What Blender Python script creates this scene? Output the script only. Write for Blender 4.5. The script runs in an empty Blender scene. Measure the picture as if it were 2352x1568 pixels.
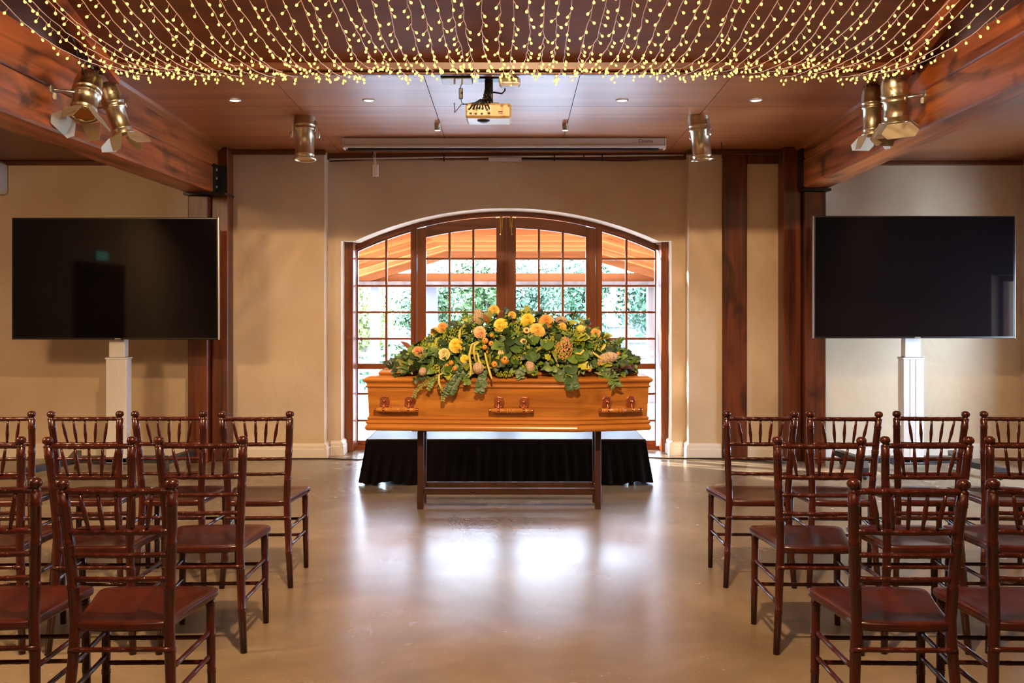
import bpy, math, random
from mathutils import Vector, Matrix, Euler
random.seed(7)
R = random.Random(11)
sc = bpy.context.scene
COL = sc.collection

# ------------------------------------------------------------------ camera
F = 2200.0            # focal length in pixels of the 2352 px wide frame
EYE, HZ, CX = 1.5, 690.0, 1176.0
cam_d = bpy.data.cameras.new('camera')
cam_d.sensor_width = 36.0
cam_d.lens = 36.0 * F / 2352.0
cam_d.shift_y = (HZ - 784.0) / 2352.0
cam_d.clip_start, cam_d.clip_end = 0.05, 200
cam = bpy.data.objects.new('camera', cam_d)
cam.location = (0, 0, EYE)
cam.rotation_euler = (math.radians(90), 0, 0)
COL.objects.link(cam)
sc.camera = cam
# ------------------------------------------------------------------ world, lights, exposure
sc.view_settings.view_transform = 'Standard'
sc.view_settings.look = 'None'
sc.view_settings.gamma = 1.0
sc.view_settings.use_curve_mapping = False
sc.view_settings.exposure = 0.18
W = bpy.data.worlds.new('sky'); sc.world = W; W.use_nodes = True
bg = W.node_tree.nodes['Background']
bg.inputs[0].default_value = (0.58, 0.77, 1.0, 1)
bg.inputs[1].default_value = 42.0

def lamp(name, kind, loc, energy, color, rot=(0, 0, 0), **kw):
    d = bpy.data.lights.new(name, kind)
    d.energy = energy; d.color = color
    for k, v in kw.items(): setattr(d, k, v)
    o = bpy.data.objects.new(name, d)
    o.location = loc; o.rotation_euler = rot
    COL.objects.link(o)
    return o
WARM = (1.0, 0.68, 0.37)
lamp('sun', 'SUN', (-8, 14, 6), 46.0, (1.0, 0.95, 0.88), Vector((.85, -.42, -.32)).to_track_quat('-Z', 'Y').to_euler(), angle=0.03)
# pendant high under the ridge, then three unseen area lights added as warm fill
lamp('ridge_lamp', 'AREA', (0, 2.0, 4.3), 300, WARM, (math.radians(62), 0, 0), shape='DISK', size=0.16)
lamp('hall_fill_near', 'AREA', (0, -1.0, 3.7), 70, (1.0, 0.72, 0.42), (math.radians(25), 0, 0), shape='RECTANGLE', size=4.0, size_y=1.2)
lamp('hall_fill_side_left', 'AREA', (-3.9, 3.6, 2.78), 150, WARM, (math.radians(20), 0, 0), shape='DISK', size=0.6)
lamp('hall_fill_side_right', 'AREA', (3.9, 3.6, 2.78), 18, WARM, (math.radians(20), 0, 0), shape='DISK', size=0.6)

# ------------------------------------------------------------------ helpers
def lin(c):
    c /= 255.0
    return c / 12.92 if c <= 0.04045 else ((c + 0.055) / 1.055) ** 2.4
def rgb(r, g, b): return (lin(r), lin(g), lin(b), 1.0)
def P(px, py, s):
    """photo pixel at a scale of s px per metre -> point"""
    return Vector(((px - CX) / s, F / s, EYE + (HZ - py) / s))
def tag(o, label=None, cat=None, group=None, kind=None):
    if label: o['label'] = label
    if cat: o['category'] = cat
    if group: o['group'] = group
    if kind: o['kind'] = kind
    return o
def thing(name, loc=(0, 0, 0), rot=(0, 0, 0), label=None, cat=None, group=None, kind=None, parent=None):
    o = bpy.data.objects.new(name, None)
    o.empty_display_size = 0.05
    o.location = loc; o.rotation_euler = rot
    COL.objects.link(o)
    if parent: o.parent = parent
    return tag(o, label, cat, group, kind)

class MB:
    def __init__(s): s.v = []; s.f = []; s.sm = []
    def add(s, vs, fs, smooth=False):
        n = len(s.v)
        s.v += [tuple(v) for v in vs]
        s.f += [tuple(i + n for i in f) for f in fs]
        s.sm += [smooth] * len(fs)
        return s
    def box(s, a, b, bev=0.0):
        x0, x1 = sorted((a[0], b[0])); y0, y1 = sorted((a[1], b[1])); z0, z1 = sorted((a[2], b[2]))
        if bev <= 0:
            return s.add([(x0, y0, z0), (x1, y0, z0), (x1, y1, z0), (x0, y1, z0), (x0, y0, z1), (x1, y0, z1), (x1, y1, z1), (x0, y1, z1)],
                         [(0, 3, 2, 1), (4, 5, 6, 7), (0, 1, 5, 4), (1, 2, 6, 5), (2, 3, 7, 6), (3, 0, 4, 7)])
        e = min(bev, (x1 - x0) * .45, (y1 - y0) * .45, (z1 - z0) * .45)
        vs = []; idx = {}
        for cx in (0, 1):
            for cy in (0, 1):
                for cz in (0, 1):
                    X = (x0, x1)[cx]; Y = (y0, y1)[cy]; Z = (z0, z1)[cz]
                    xi = X + e * (1 - 2 * cx); yi = Y + e * (1 - 2 * cy); zi = Z + e * (1 - 2 * cz)
                    for ax, p in ((0, (X, yi, zi)), (1, (xi, Y, zi)), (2, (xi, yi, Z))):
                        idx[cx, cy, cz, ax] = len(vs); vs.append(p)
        fs = []
        q = lambda *k: tuple(idx[i] for i in k)
        for c in (0, 1):
            f = [(c, 0, 0, 0), (c, 1, 0, 0), (c, 1, 1, 0), (c, 0, 1, 0)]; fs.append(q(*(f if c else f[::-1])))
            f = [(0, c, 0, 1), (1, c, 0, 1), (1, c, 1, 1), (0, c, 1, 1)]; fs.append(q(*(f[::-1] if c else f)))
            f = [(0, 0, c, 2), (1, 0, c, 2), (1, 1, c, 2), (0, 1, c, 2)]; fs.append(q(*(f if c else f[::-1])))
        def orient(f):
            a = sum((Vector(vs[i]) for i in f), Vector()) / len(f) - Vector(((x0 + x1) / 2, (y0 + y1) / 2, (z0 + z1) / 2))
            n = (Vector(vs[f[1]]) - Vector(vs[f[0]])).cross(Vector(vs[f[2]]) - Vector(vs[f[1]]))
            return f if n.dot(a) > 0 else f[::-1]
        for a_ in (0, 1):
            for b_ in (0, 1):
                fs.append(orient(q((a_, b_, 0, 0), (a_, b_, 1, 0), (a_, b_, 1, 1), (a_, b_, 0, 1))))
                fs.append(orient(q((a_, 0, b_, 0), (a_, 1, b_, 0), (a_, 1, b_, 2), (a_, 0, b_, 2))))
                fs.append(orient(q((0, a_, b_, 1), (1, a_, b_, 1), (1, a_, b_, 2), (0, a_, b_, 2))))
                for c_ in (0, 1): fs.append(orient(q((a_, b_, c_, 0), (a_, b_, c_, 1), (a_, b_, c_, 2))))
        return s.add(vs, fs)
    def tube(s, pts, rad, n=8, caps=True, smooth=True):
        pts = [Vector(p) for p in pts]
        if not hasattr(rad, '__len__'): rad = [rad] * len(pts)
        vs = []; fs = []
        t0 = (pts[1] - pts[0]).normalized()
        u = t0.orthogonal().normalized()
        for i, p in enumerate(pts):
            t = (pts[min(i + 1, len(pts) - 1)] - pts[max(i - 1, 0)])
            t = t.normalized() if t.length > 1e-9 else t0
            u = (u - t * u.dot(t)); u = u.normalized() if u.length > 1e-6 else t.orthogonal().normalized()
            w = t.cross(u)
            for k in range(n):
                a = 2 * math.pi * k / n
                vs.append(p + (u * math.cos(a) + w * math.sin(a)) * rad[i])
        for i in range(len(pts) - 1):
            for k in range(n):
                k2 = (k + 1) % n
                fs.append((i * n + k, i * n + k2, (i + 1) * n + k2, (i + 1) * n + k))
        s.add(vs, fs, smooth)
        if caps:
            m = len(s.v) - len(vs)
            s.f.append(tuple(m + k for k in range(n - 1, -1, -1))); s.sm.append(False)
            b = m + (len(pts) - 1) * n
            s.f.append(tuple(b + k for k in range(n))); s.sm.append(False)
        return s
    def lathe(s, prof, n=16, M=None, smooth=True):
        """prof: list of (r, z) along +z"""
        vs = []; fs = []
        M = M or Matrix.Identity(4)
        for r, z in prof:
            for k in range(n):
                a = 2 * math.pi * k / n
                vs.append(M @ Vector((r * math.cos(a), r * math.sin(a), z)))
        for i in range(len(prof) - 1):
            for k in range(n):
                k2 = (k + 1) % n
                fs.append((i * n + k, i * n + k2, (i + 1) * n + k2, (i + 1) * n + k))
        return s.add(vs, fs, smooth)
    def prism(s, poly, y0, y1, axis='y', smooth=False):
        """extrude polygon [(a,b)] ; axis y: (x,z)->x,y,z ; axis z: (x,y)"""
        n = len(poly)
        f = (lambda a, b, t: (a, t, b)) if axis == 'y' else ((lambda a, b, t: (a, b, t)) if axis == 'z' else (lambda a, b, t: (t, a, b)))
        vs = [f(a, b, y0) for a, b in poly] + [f(a, b, y1) for a, b in poly]
        fs = [tuple(range(n)), tuple(range(2 * n - 1, n - 1, -1))]
        fs += [(i, i + n, (i + 1) % n + n, (i + 1) % n) for i in range(n)]
        return s.add(vs, fs, smooth)
    def ball(s, c, r, nu=8, nv=5, sc_=(1, 1, 1), M=None):
        prof = [(max(1e-4, math.sin(math.pi * i / nv)), -math.cos(math.pi * i / nv)) for i in range(nv + 1)]
        T = Matrix.Translation(Vector(c)) @ (M or Matrix.Identity(4)) @ Matrix.Diagonal((r * sc_[0], r * sc_[1], r * sc_[2], 1))
        return s.lathe(prof, nu, T)
    def mesh(s, name, mat=None):
        me = bpy.data.meshes.new(name)
        me.from_pydata(s.v, [], s.f)
        me.polygons.foreach_set('use_smooth', s.sm)
        if mat: me.materials.append(mat)
        me.update()
        return me
    def build(s, name, mat, parent=None, off=None, loc=None, rot=None, fix=False):
        if off is not None:
            o_ = Vector(off); s.v = [tuple(Vector(v) - o_) for v in s.v]
        me = s.mesh(name, mat)
        if fix:
            import bmesh
            bm = bmesh.new(); bm.from_mesh(me); bmesh.ops.recalc_face_normals(bm, faces=bm.faces); bm.to_mesh(me); bm.free()
        o = bpy.data.objects.new(name, me)
        if loc is not None: o.location = loc
        if rot is not None: o.rotation_euler = rot
        COL.objects.link(o)
        if parent: o.parent = parent
        return o
def inst(name, me, parent=None, M=None):
    o = bpy.data.objects.new(name, me)
    COL.objects.link(o)
    if parent: o.parent = parent
    if M is not None: o.matrix_local = M
    return o
def copy_tree(o, parent=None):
    c = o.copy(); COL.objects.link(c); c.parent = parent
    for ch in o.children: copy_tree(ch, c)
    return c
def axis_mat(loc, d, roll=0.0):
    """matrix whose +z points along d"""
    d = Vector(d).normalized()
    q = d.to_track_quat('Z', 'Y')
    return Matrix.Translation(Vector(loc)) @ q.to_matrix().to_4x4() @ Matrix.Rotation(roll, 4, 'Z')
ORD = ['', 'first', 'second', 'third', 'fourth', 'fifth', 'sixth', 'seventh', 'eighth', 'ninth', 'tenth', 'eleventh', 'twelfth', 'thirteenth', 'fourteenth', 'fifteenth', 'sixteenth', 'seventeenth', 'eighteenth', 'nineteenth', 'twentieth']
def ordinal(k):
    if k <= 20: return ORD[k]
    t = {2: 'twenty', 3: 'thirty', 4: 'forty'}[k // 10]
    return t + '-' + ORD[k % 10] if k % 10 else {2: 'twentieth', 3: 'thirtieth', 4: 'fortieth'}[k // 10]

# ------------------------------------------------------------------ materials
def mat(name, col=(0.5, 0.5, 0.5, 1), rough=0.5, metal=0.0, **kw):
    m = bpy.data.materials.new(name); m.use_nodes = True
    b = m.node_tree.nodes['Principled BSDF']
    b.inputs['Base Color'].default_value = col
    b.inputs['Roughness'].default_value = rough
    b.inputs['Metallic'].default_value = metal
    for k, v in kw.items():
        b.inputs[k.replace('_', ' ')].default_value = v
    return m
def nodes(m): return m.node_tree.nodes, m.node_tree.links, m.node_tree.nodes['Principled BSDF']
def ramp(nd, stops):
    r = nd.new('ShaderNodeValToRGB')
    el = r.color_ramp.elements
    el[0].position, el[0].color = stops[0]; el[1].position, el[1].color = stops[-1]
    for p, c in stops[1:-1]:
        e = el.new(p); e.color = c
    return r
def coords(nd, lk, scale):
    t = nd.new('ShaderNodeTexCoord'); mp = nd.new('ShaderNodeMapping')
    mp.inputs['Scale'].default_value = scale
    lk.new(t.outputs['Object'], mp.inputs['Vector'])
    return mp
def noise(nd, lk, vec, scale, detail=5, rough=0.55, dist=0.0):
    n = nd.new('ShaderNodeTexNoise')
    n.inputs['Scale'].default_value = scale; n.inputs['Detail'].default_value = detail
    n.inputs['Roughness'].default_value = rough; n.inputs['Distortion'].default_value = dist
    lk.new(vec, n.inputs['Vector'])
    return n
def bump(nd, lk, b, h, strength=0.2, dist=0.01):
    bp = nd.new('ShaderNodeBump'); bp.inputs['Strength'].default_value = strength; bp.inputs['Distance'].default_value = dist
    lk.new(h, bp.inputs['Height']); lk.new(bp.outputs['Normal'], b.inputs['Normal'])
def wood(name, dark, light, axis='x', grain=9.0, rough=0.4, coat=0.0, knots=0.0, vary=0.0, mid=None, stretch=0.07, bumpy=0.08, spec=0.5):
    m = mat(name, light, rough); nd, lk, b = nodes(m)
    scl = {'x': (stretch, 1, 1), 'y': (1, stretch, 1), 'z': (1, 1, stretch)}[axis]
    mp = coords(nd, lk, scl)
    info = nd.new('ShaderNodeObjectInfo')
    sh = nd.new('ShaderNodeVectorMath'); sh.operation = 'MULTIPLY_ADD'
    cb = nd.new('ShaderNodeCombineXYZ')
    for i in range(3): lk.new(info.outputs['Random'], cb.inputs[i])
    lk.new(cb.outputs[0], sh.inputs[0]); sh.inputs[1].default_value = (13.7, 7.1, 5.3); lk.new(mp.outputs[0], sh.inputs[2])
    n1 = noise(nd, lk, sh.outputs[0], grain, 8, 0.6, 0.6)
    rp = ramp(nd, [(0.3, dark), (0.52, mid or tuple((a + c) / 2 for a, c in zip(dark, light))), (0.72, light)])
    lk.new(n1.outputs['Fac'], rp.inputs[0])
    out = rp.outputs[0]
    if knots > 0:
        kp = coords(nd, lk, {'x': (.5, 1, 1), 'y': (1, .5, 1), 'z': (1, 1, .5)}[axis])
        n2 = noise(nd, lk, kp.outputs[0], 4.2, 3, 0.5, 0.8)
        r2 = ramp(nd, [(0.56, (1, 1, 1, 1)), (0.70, (1 - knots, 1 - knots, 1 - knots * .9, 1))])
        lk.new(n2.outputs['Fac'], r2.inputs[0])
        mx = nd.new('ShaderNodeMixRGB'); mx.blend_type = 'MULTIPLY'; mx.inputs[0].default_value = 1
        lk.new(out, mx.inputs[1]); lk.new(r2.outputs[0], mx.inputs[2]); out = mx.outputs[0]
    if vary > 0:
        hs = nd.new('ShaderNodeHueSaturation')
        mr = nd.new('ShaderNodeMapRange'); mr.inputs['To Min'].default_value = 1 - vary; mr.inputs['To Max'].default_value = 1 + vary
        lk.new(info.outputs['Random'], mr.inputs['Value']); lk.new(mr.outputs[0], hs.inputs['Value'])
        lk.new(out, hs.inputs['Color']); out = hs.outputs[0]
    lk.new(out, b.inputs['Base Color'])
    b.inputs['Specular IOR Level'].default_value = spec
    if coat: b.inputs['Coat Weight'].default_value = coat; b.inputs['Coat Roughness'].default_value = 0.12
    if bumpy: bump(nd, lk, b, n1.outputs['Fac'], bumpy, 0.004)
    return m
M = {}
def plaster(name, c1, c2):
    m = mat(name, c1, 0.75); nd, lk, b = nodes(m)
    mp = coords(nd, lk, (1, 1, 1))
    n1 = noise(nd, lk, mp.outputs[0], 1.4, 4, 0.5, 0.3)
    rp = ramp(nd, [(0.3, c2), (0.7, c1)]); lk.new(n1.outputs['Fac'], rp.inputs[0]); lk.new(rp.outputs[0], b.inputs['Base Color'])
    n2 = noise(nd, lk, mp.outputs[0], 2.0, 4, 0.45, 0.9)
    bump(nd, lk, b, n2.outputs['Fac'], 0.45, 0.06)
    b.inputs['Specular IOR Level'].default_value = 0.25
    return m
M['plaster'] = plaster('cream_plaster', rgb(214, 192, 164), rgb(200, 174, 144))
M['skirting'] = mat('painted_skirting', rgb(226, 214, 200), 0.4)
def floor_mat():
    m = mat('polished_concrete', rgb(170, 140, 110), 0.25); nd, lk, b = nodes(m)
    mp = coords(nd, lk, (1, 1, 1))
    n1 = noise(nd, lk, mp.outputs[0], 0.9, 6, 0.6, 0.4)
    rp = ramp(nd, [(0.3, rgb(100, 84, 66)), (0.5, rgb(121, 104, 84)), (0.72, rgb(144, 126, 104))])
    lk.new(n1.outputs['Fac'], rp.inputs[0])
    n2 = noise(nd, lk, mp.outputs[0], 55, 3, 0.6)
    r2 = ramp(nd, [(0.62, (0, 0, 0, 1)), (0.74, (1, 1, 1, 1))]); lk.new(n2.outputs['Fac'], r2.inputs[0])
    n4 = noise(nd, lk, mp.outputs[0], 3.0, 4, 0.6); r4 = ramp(nd, [(0.45, (0, 0, 0, 1)), (0.65, (1, 1, 1, 1))]); lk.new(n4.outputs['Fac'], r4.inputs[0])
    mm = nd.new('ShaderNodeMath'); mm.operation = 'MULTIPLY'; lk.new(r2.outputs[0], mm.inputs[0]); lk.new(r4.outputs[0], mm.inputs[1])
    m2 = nd.new('ShaderNodeMath'); m2.operation = 'MULTIPLY'; lk.new(mm.outputs[0], m2.inputs[0]); m2.inputs[1].default_value = 0.45
    mx = nd.new('ShaderNodeMixRGB'); lk.new(m2.outputs[0], mx.inputs[0]); lk.new(rp.outputs[0], mx.inputs[1]); mx.inputs[2].default_value = rgb(196, 176, 148)
    lk.new(mx.outputs[0], b.inputs['Base Color'])
    n3 = noise(nd, lk, mp.outputs[0], 2.2, 5, 0.6, 0.5)
    mr = nd.new('ShaderNodeMapRange'); mr.inputs['To Min'].default_value = 0.21; mr.inputs['To Max'].default_value = 0.31
    lk.new(n3.outputs['Fac'], mr.inputs['Value']); lk.new(mr.outputs[0], b.inputs['Roughness'])
    b.inputs['Specular IOR Level'].default_value = 0.42
    bump(nd, lk, b, n2.outputs['Fac'], 0.03, 0.001)
    return m
M['floor'] = floor_mat()
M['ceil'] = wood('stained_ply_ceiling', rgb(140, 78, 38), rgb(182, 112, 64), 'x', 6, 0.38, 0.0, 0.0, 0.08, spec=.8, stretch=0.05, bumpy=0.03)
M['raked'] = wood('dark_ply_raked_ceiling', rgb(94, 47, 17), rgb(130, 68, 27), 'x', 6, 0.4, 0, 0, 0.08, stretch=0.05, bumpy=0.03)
M['beam'] = wood('red_stained_beam', rgb(84, 38, 18), rgb(200, 112, 56), 'y', 13, 0.34, 0.0, 0.75, 0.06, bumpy=0.25, stretch=.05)
M['post'] = wood('dark_stained_post', rgb(50, 20, 10), rgb(132, 64, 28), 'z', 13, 0.36, 0.0, 0.65, 0.08, bumpy=0.2, stretch=.05)
M['trimwood'] = wood('dark_trim', rgb(74, 34, 14), rgb(112, 58, 26), 'x', 12, 0.4)
M['mould'] = wood('beam_moulding', rgb(120, 64, 26), rgb(164, 94, 44), 'y', 12, 0.3)
M['frame'] = wood('varnished_door_timber', rgb(104, 50, 18), rgb(160, 86, 38), 'z', 11, 0.3, 0.15, 0, 0.05)
M['frame_h'] = wood('varnished_door_timber_rail', rgb(104, 50, 18), rgb(160, 86, 38), 'x', 11, 0.3, 0.15, 0, 0.05)
M['chair'] = wood('mahogany_chair', rgb(46, 14, 9), rgb(72, 25, 16), 'z', 10, 0.27, 0.1, 0, 0.05, bumpy=0.02, spec=.4)
M['seat'] = wood('mahogany_seat', rgb(48, 16, 11), rgb(76, 30, 19), 'y', 9, 0.27, 0.1, 0, 0.06, bumpy=0.02, spec=.4)
M['coffin'] = wood('oak_veneer', rgb(140, 78, 26), rgb(206, 138, 62), 'x', 14, 0.3, 0.3, 0.0, 0.0, stretch=0.06, bumpy=0.02)
M['coffin_m'] = wood('oak_moulding', rgb(156, 90, 32), rgb(204, 134, 60), 'x', 10, 0.26, 0.4, 0, 0.0, stretch=0.05, bumpy=0.02)
M['stand'] = wood('dark_brown_stand', rgb(44, 22, 14), rgb(70, 36, 22), 'z', 10, 0.4)
M['copper'] = mat('copper_plated', rgb(214, 134, 96), 0.22, 1.0)
M['copper_d'] = mat('antique_copper', rgb(190, 112, 80), 0.3, 0.75)
M['black_cloth'] = mat('black_cloth', rgb(17, 12, 13), 0.95, Specular_IOR_Level=0.15)
M['stage_top'] = mat('stage_carpet', rgb(62, 62, 70), 0.5)
M['metal'] = mat('aluminium', rgb(196, 196, 200), 0.3, 1.0)
M['brushed'] = mat('lamp_can_metal', rgb(196, 184, 160), 0.32, 1.0)
M['brushed_d'] = mat('barn_door_metal', rgb(178, 164, 142), 0.5, 0.45)
M['gel'] = mat('amber_gel', rgb(176, 112, 34), 0.3)
M['black'] = mat('black_plastic', rgb(24, 20, 20), 0.45)
M['blackm'] = mat('black_metal', rgb(40, 34, 32), 0.4, 0.3)
M['steel_base'] = mat('dark_grey_base', rgb(52, 52, 58), 0.4, 0.2)
M['white'] = mat('white_paint', rgb(212, 208, 206), 0.35)
M['offwhite'] = mat('offwhite_plastic', rgb(214, 208, 200), 0.4)
M['case'] = mat('screen_case_white', rgb(206, 196, 188), 0.35)
M['proj'] = mat('projector_cream', rgb(200, 164, 106), 0.4)
M['ink'] = mat('grey_print', rgb(84, 56, 44), 0.5)
M['screen'] = mat('tv_panel', rgb(11, 8, 11), 0.05, Specular_IOR_Level=0.16)
M['bezel'] = mat('tv_bezel', rgb(14, 13, 14), 0.3)
M['brass'] = mat('brass', rgb(190, 140, 70), 0.28, 1.0)
M['cable'] = mat('cable_black', rgb(22, 18, 18), 0.5)
M['wire'] = mat('fairy_wire', rgb(236, 208, 190), 0.4)
def emis(name, col, st, base=None):
    m = mat(name, base or col, 0.4); b = m.node_tree.nodes['Principled BSDF']
    b.inputs['Emission Color'].default_value = col; b.inputs['Emission Strength'].default_value = st
    return m
M['bulb'] = emis('fairy_bulb', (1.0, 0.70, 0.20, 1), 1.35, rgb(250, 200, 110))
M['downl'] = emis('downlight_lens', (1.0, 0.86, 0.68, 1), 9.0)
M['exit'] = emis('exit_sign_glow', (0.25, 0.9, 0.75, 1), 2.5)
def glass_mat():
    m = bpy.data.materials.new('window_glass'); m.use_nodes = True
    nd, lk = m.node_tree.nodes, m.node_tree.links
    nd.remove(nd['Principled BSDF'])
    tr = nd.new('ShaderNodeBsdfTransparent'); gl = nd.new('ShaderNodeBsdfGlossy'); gl.inputs['Roughness'].default_value = 0.02
    fr = nd.new('ShaderNodeFresnel'); 
    geo = nd.new('ShaderNodeNewGeometry'); mr = nd.new('ShaderNodeMapRange')   # same reflectance on both faces of a thin pane
    mr.inputs['To Min'].default_value = 1.3; mr.inputs['To Max'].default_value = 1 / 1.3
    lk.new(geo.outputs['Backfacing'], mr.inputs['Value']); lk.new(mr.outputs[0], fr.inputs['IOR'])
    mx = nd.new('ShaderNodeMixShader')
    lk.new(fr.outputs[0], mx.inputs[0]); lk.new(tr.outputs[0], mx.inputs[1]); lk.new(gl.outputs[0], mx.inputs[2])
    lk.new(mx.outputs[0], nd['Material Output'].inputs['Surface'])
    return m
M['glass'] = glass_mat()

# ================================================================== THE ROOM
YW, YR, YF = 9.13, 9.30, 9.66          # wall face, recess face, door-frame face
XL, XR, YB = -5.1, 4.85, -4.6
def zc(y): return 2.93 + (9.13 - y) * 0.0378
def zrake(y): return 3.05 + (6.35 - y) * 0.31 if y > 1.5 else 4.5535 - (1.5 - y) * 0.22
def struct(o): return tag(o, kind='structure')
struct(MB().box((XL - .3, YB - .3, -0.12), (XR + .3, 9.95, 0)).build('floor', M['floor']))
TOP = 4.75
struct(MB().box((XL, YW, 0), (-1.788, 9.88, TOP)).build('wall_back_left', M['plaster']))
struct(MB().box((1.685, YW, 0), (XR, 9.88, TOP)).build('wall_back_right', M['plaster']))
struct(MB().box((XL - .25, YB - .25, 0), (XL, 9.88, TOP)).build('wall_left', M['plaster']))
struct(MB().box((XL, YB - .25, 0), (XR, YB, TOP)).build('wall_front', M['plaster']))
# right wall with a side window
SW0, SW1, SZ0, SZ1 = 7.1, 8.3, 0.5, 1.75
struct(MB().box((XR, YB - .25, 0), (XR + .25, SW0, TOP)).box((XR, SW1, 0), (XR + .25, 9.88, TOP))
       .box((XR, SW0, 0), (XR + .25, SW1, SZ0)).box((XR, SW0, SZ1), (XR + .25, SW1, TOP)).build('wall_right', M['plaster']))
w2 = struct(thing('window_2', (XR + .12, (SW0 + SW1) / 2, SZ0)))
o_ = w2.location
MB().box((XR + .09, SW0, SZ0), (XR + .15, SW0 + .06, SZ1)).box((XR + .09, SW1 - .06, SZ0), (XR + .15, SW1, SZ1)).box((XR + .09, SW0, SZ0), (XR + .15, SW1, SZ0 + .06)).box((XR + .09, SW0, SZ1 - .06), (XR + .15, SW1, SZ1)).build('window_frame', M['frame'], w2, off=o_)
for k in range(1, 4):
    yy = SW0 + (SW1 - SW0) * k / 4
    MB().box((XR + .11, yy - .012, SZ0), (XR + .13, yy + .012, SZ1)).build('muntin', M['frame'], w2, off=o_)
for k in range(4):
    y0 = SW0 + (SW1 - SW0) * k / 4
    MB().box((XR + .118, y0 + .01, SZ0 + .05), (XR + .122, y0 + (SW1 - SW0) / 4 - .01, SZ1 - .05)).build('pane', M['glass'], w2, off=o_)
# recess wall with the arched opening
AX, AH, ASP, ACR = -0.053, 1.473, 2.079, 2.396
AR = (AH ** 2 + (ACR - ASP) ** 2) / (2 * (ACR - ASP))
def zarch(x): return ACR - AR + math.sqrt(max(0.0, AR ** 2 - (x - AX) ** 2))
OL, OR_ = -1.66, 1.55
poly = [(-1.788, 0), (OL, 0), (OL, ASP), (AX - AH, ASP)]
poly += [(AX - AH + 2 * AH * k / 40, zarch(AX - AH + 2 * AH * k / 40)) for k in range(1, 40)]
poly += [(AX + AH, ASP), (OR_, ASP), (OR_, 0), (1.685, 0), (1.685, TOP), (-1.788, TOP)]
struct(MB().prism(poly, YR, 9.88).build('wall_back', M['plaster'], fix=True))

# skirting boards
def skirt(name, x0, x1, y, flip=1):
    prof = [(y, 0), (y - .03, 0), (y - .03, .085), (y - .024, .092), (y - .024, .118), (y - .014, .132), (y, .14)]
    return struct(MB().prism(prof, x0, x1, 'x').build(name, M['skirting'], fix=True))
def skirt_ret(name, x, y0, y1, sgn):
    prof = [(x, 0), (x + sgn * .03, 0), (x + sgn * .03, .085), (x + sgn * .024, .092), (x + sgn * .024, .118), (x + sgn * .014, .132), (x, .14)]
    m = MB(); n = len(prof)
    vs = [(a, y0, b) for a, b in prof] + [(a, y1, b) for a, b in prof]
    m.add(vs, [tuple(range(n)), tuple(range(2 * n - 1, n - 1, -1))] + [(i, i + n, (i + 1) % n + n, (i + 1) % n) for i in range(n)])
    return struct(m.build(name, M['skirting'], fix=True))
skirt('baseboard_back_left', XL, -3.02, YW); skirt('baseboard_back_left', -2.62, -1.7885, YW)
skirt('baseboard_back_right', 1.6855, 1.99, YW); skirt('baseboard_back_right', 2.24, 2.52, YW); skirt('baseboard_back_right', 2.95, XR, YW)
skirt('baseboard_recess', -1.757, OL - .0005, YR); skirt('baseboard_recess', OR_ + .0005, 1.654, YR)
skirt_ret('baseboard_recess', -1.788, YW - .03, YR, 1); skirt_ret('baseboard_recess', 1.685, YW - .03, YR, -1)
skirt_ret('baseboard_recess', OL, YR - .03, YF - .165, 1); skirt_ret('baseboard_recess', OR_, YR - .03, YF - .165, -1)

# ---------------------------------------------------------------- ceilings
ceil = struct(thing('ceiling', (0, 7.7, 3.0)))
xe = [-2.74, -1.65, -.60, .46, 1.50, 2.67]
ye = [6.35, 7.39, 9.31]
for i in range(5):
    for j in range(2):
        g = 0.003
        x0, x1, y0, y1 = xe[i] + g, xe[i + 1] - g, ye[j] + g, ye[j + 1] - g
        vs = [(x0, y0, zc(y0)), (x1, y0, zc(y0)), (x1, y1, zc(y1)), (x0, y1, zc(y1))]
        vs += [(x, y, z + .012) for x, y, z in vs]
        MB().add(vs, [(0, 3, 2, 1), (4, 5, 6, 7), (0, 1, 5, 4), (1, 2, 6, 5), (2, 3, 7, 6), (3, 0, 4, 7)]).build('ply_panel', M['ceil'], ceil, off=ceil.location)
def slab(vs4, t, name, m):
    vs = list(vs4) + [(x, y, z + t) for x, y, z in vs4]
    return struct(MB().add(vs, [(0, 3, 2, 1), (4, 5, 6, 7), (0, 1, 5, 4), (1, 2, 6, 5), (2, 3, 7, 6), (3, 0, 4, 7)]).build(name, m))
slab([(-2.8, 6.35, zc(6.35) + .014), (2.7, 6.35, zc(6.35) + .014), (2.7, 9.4, zc(9.4) + .014), (-2.8, 9.4, zc(9.4) + .014)], .05, 'ceiling_backing', M['trimwood'])
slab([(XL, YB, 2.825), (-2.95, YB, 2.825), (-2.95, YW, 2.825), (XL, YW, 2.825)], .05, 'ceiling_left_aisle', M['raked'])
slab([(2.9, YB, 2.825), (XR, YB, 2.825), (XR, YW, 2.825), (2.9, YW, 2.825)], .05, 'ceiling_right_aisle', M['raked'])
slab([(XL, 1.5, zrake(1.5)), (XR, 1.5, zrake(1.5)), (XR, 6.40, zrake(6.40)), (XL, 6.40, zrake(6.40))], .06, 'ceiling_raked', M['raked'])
slab([(XL, YB, zrake(YB)), (XR, YB, zrake(YB)), (XR, 1.5, zrake(1.5)), (XL, 1.5, zrake(1.5))], .06, 'ceiling_raked_rear', M['raked'])
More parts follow.
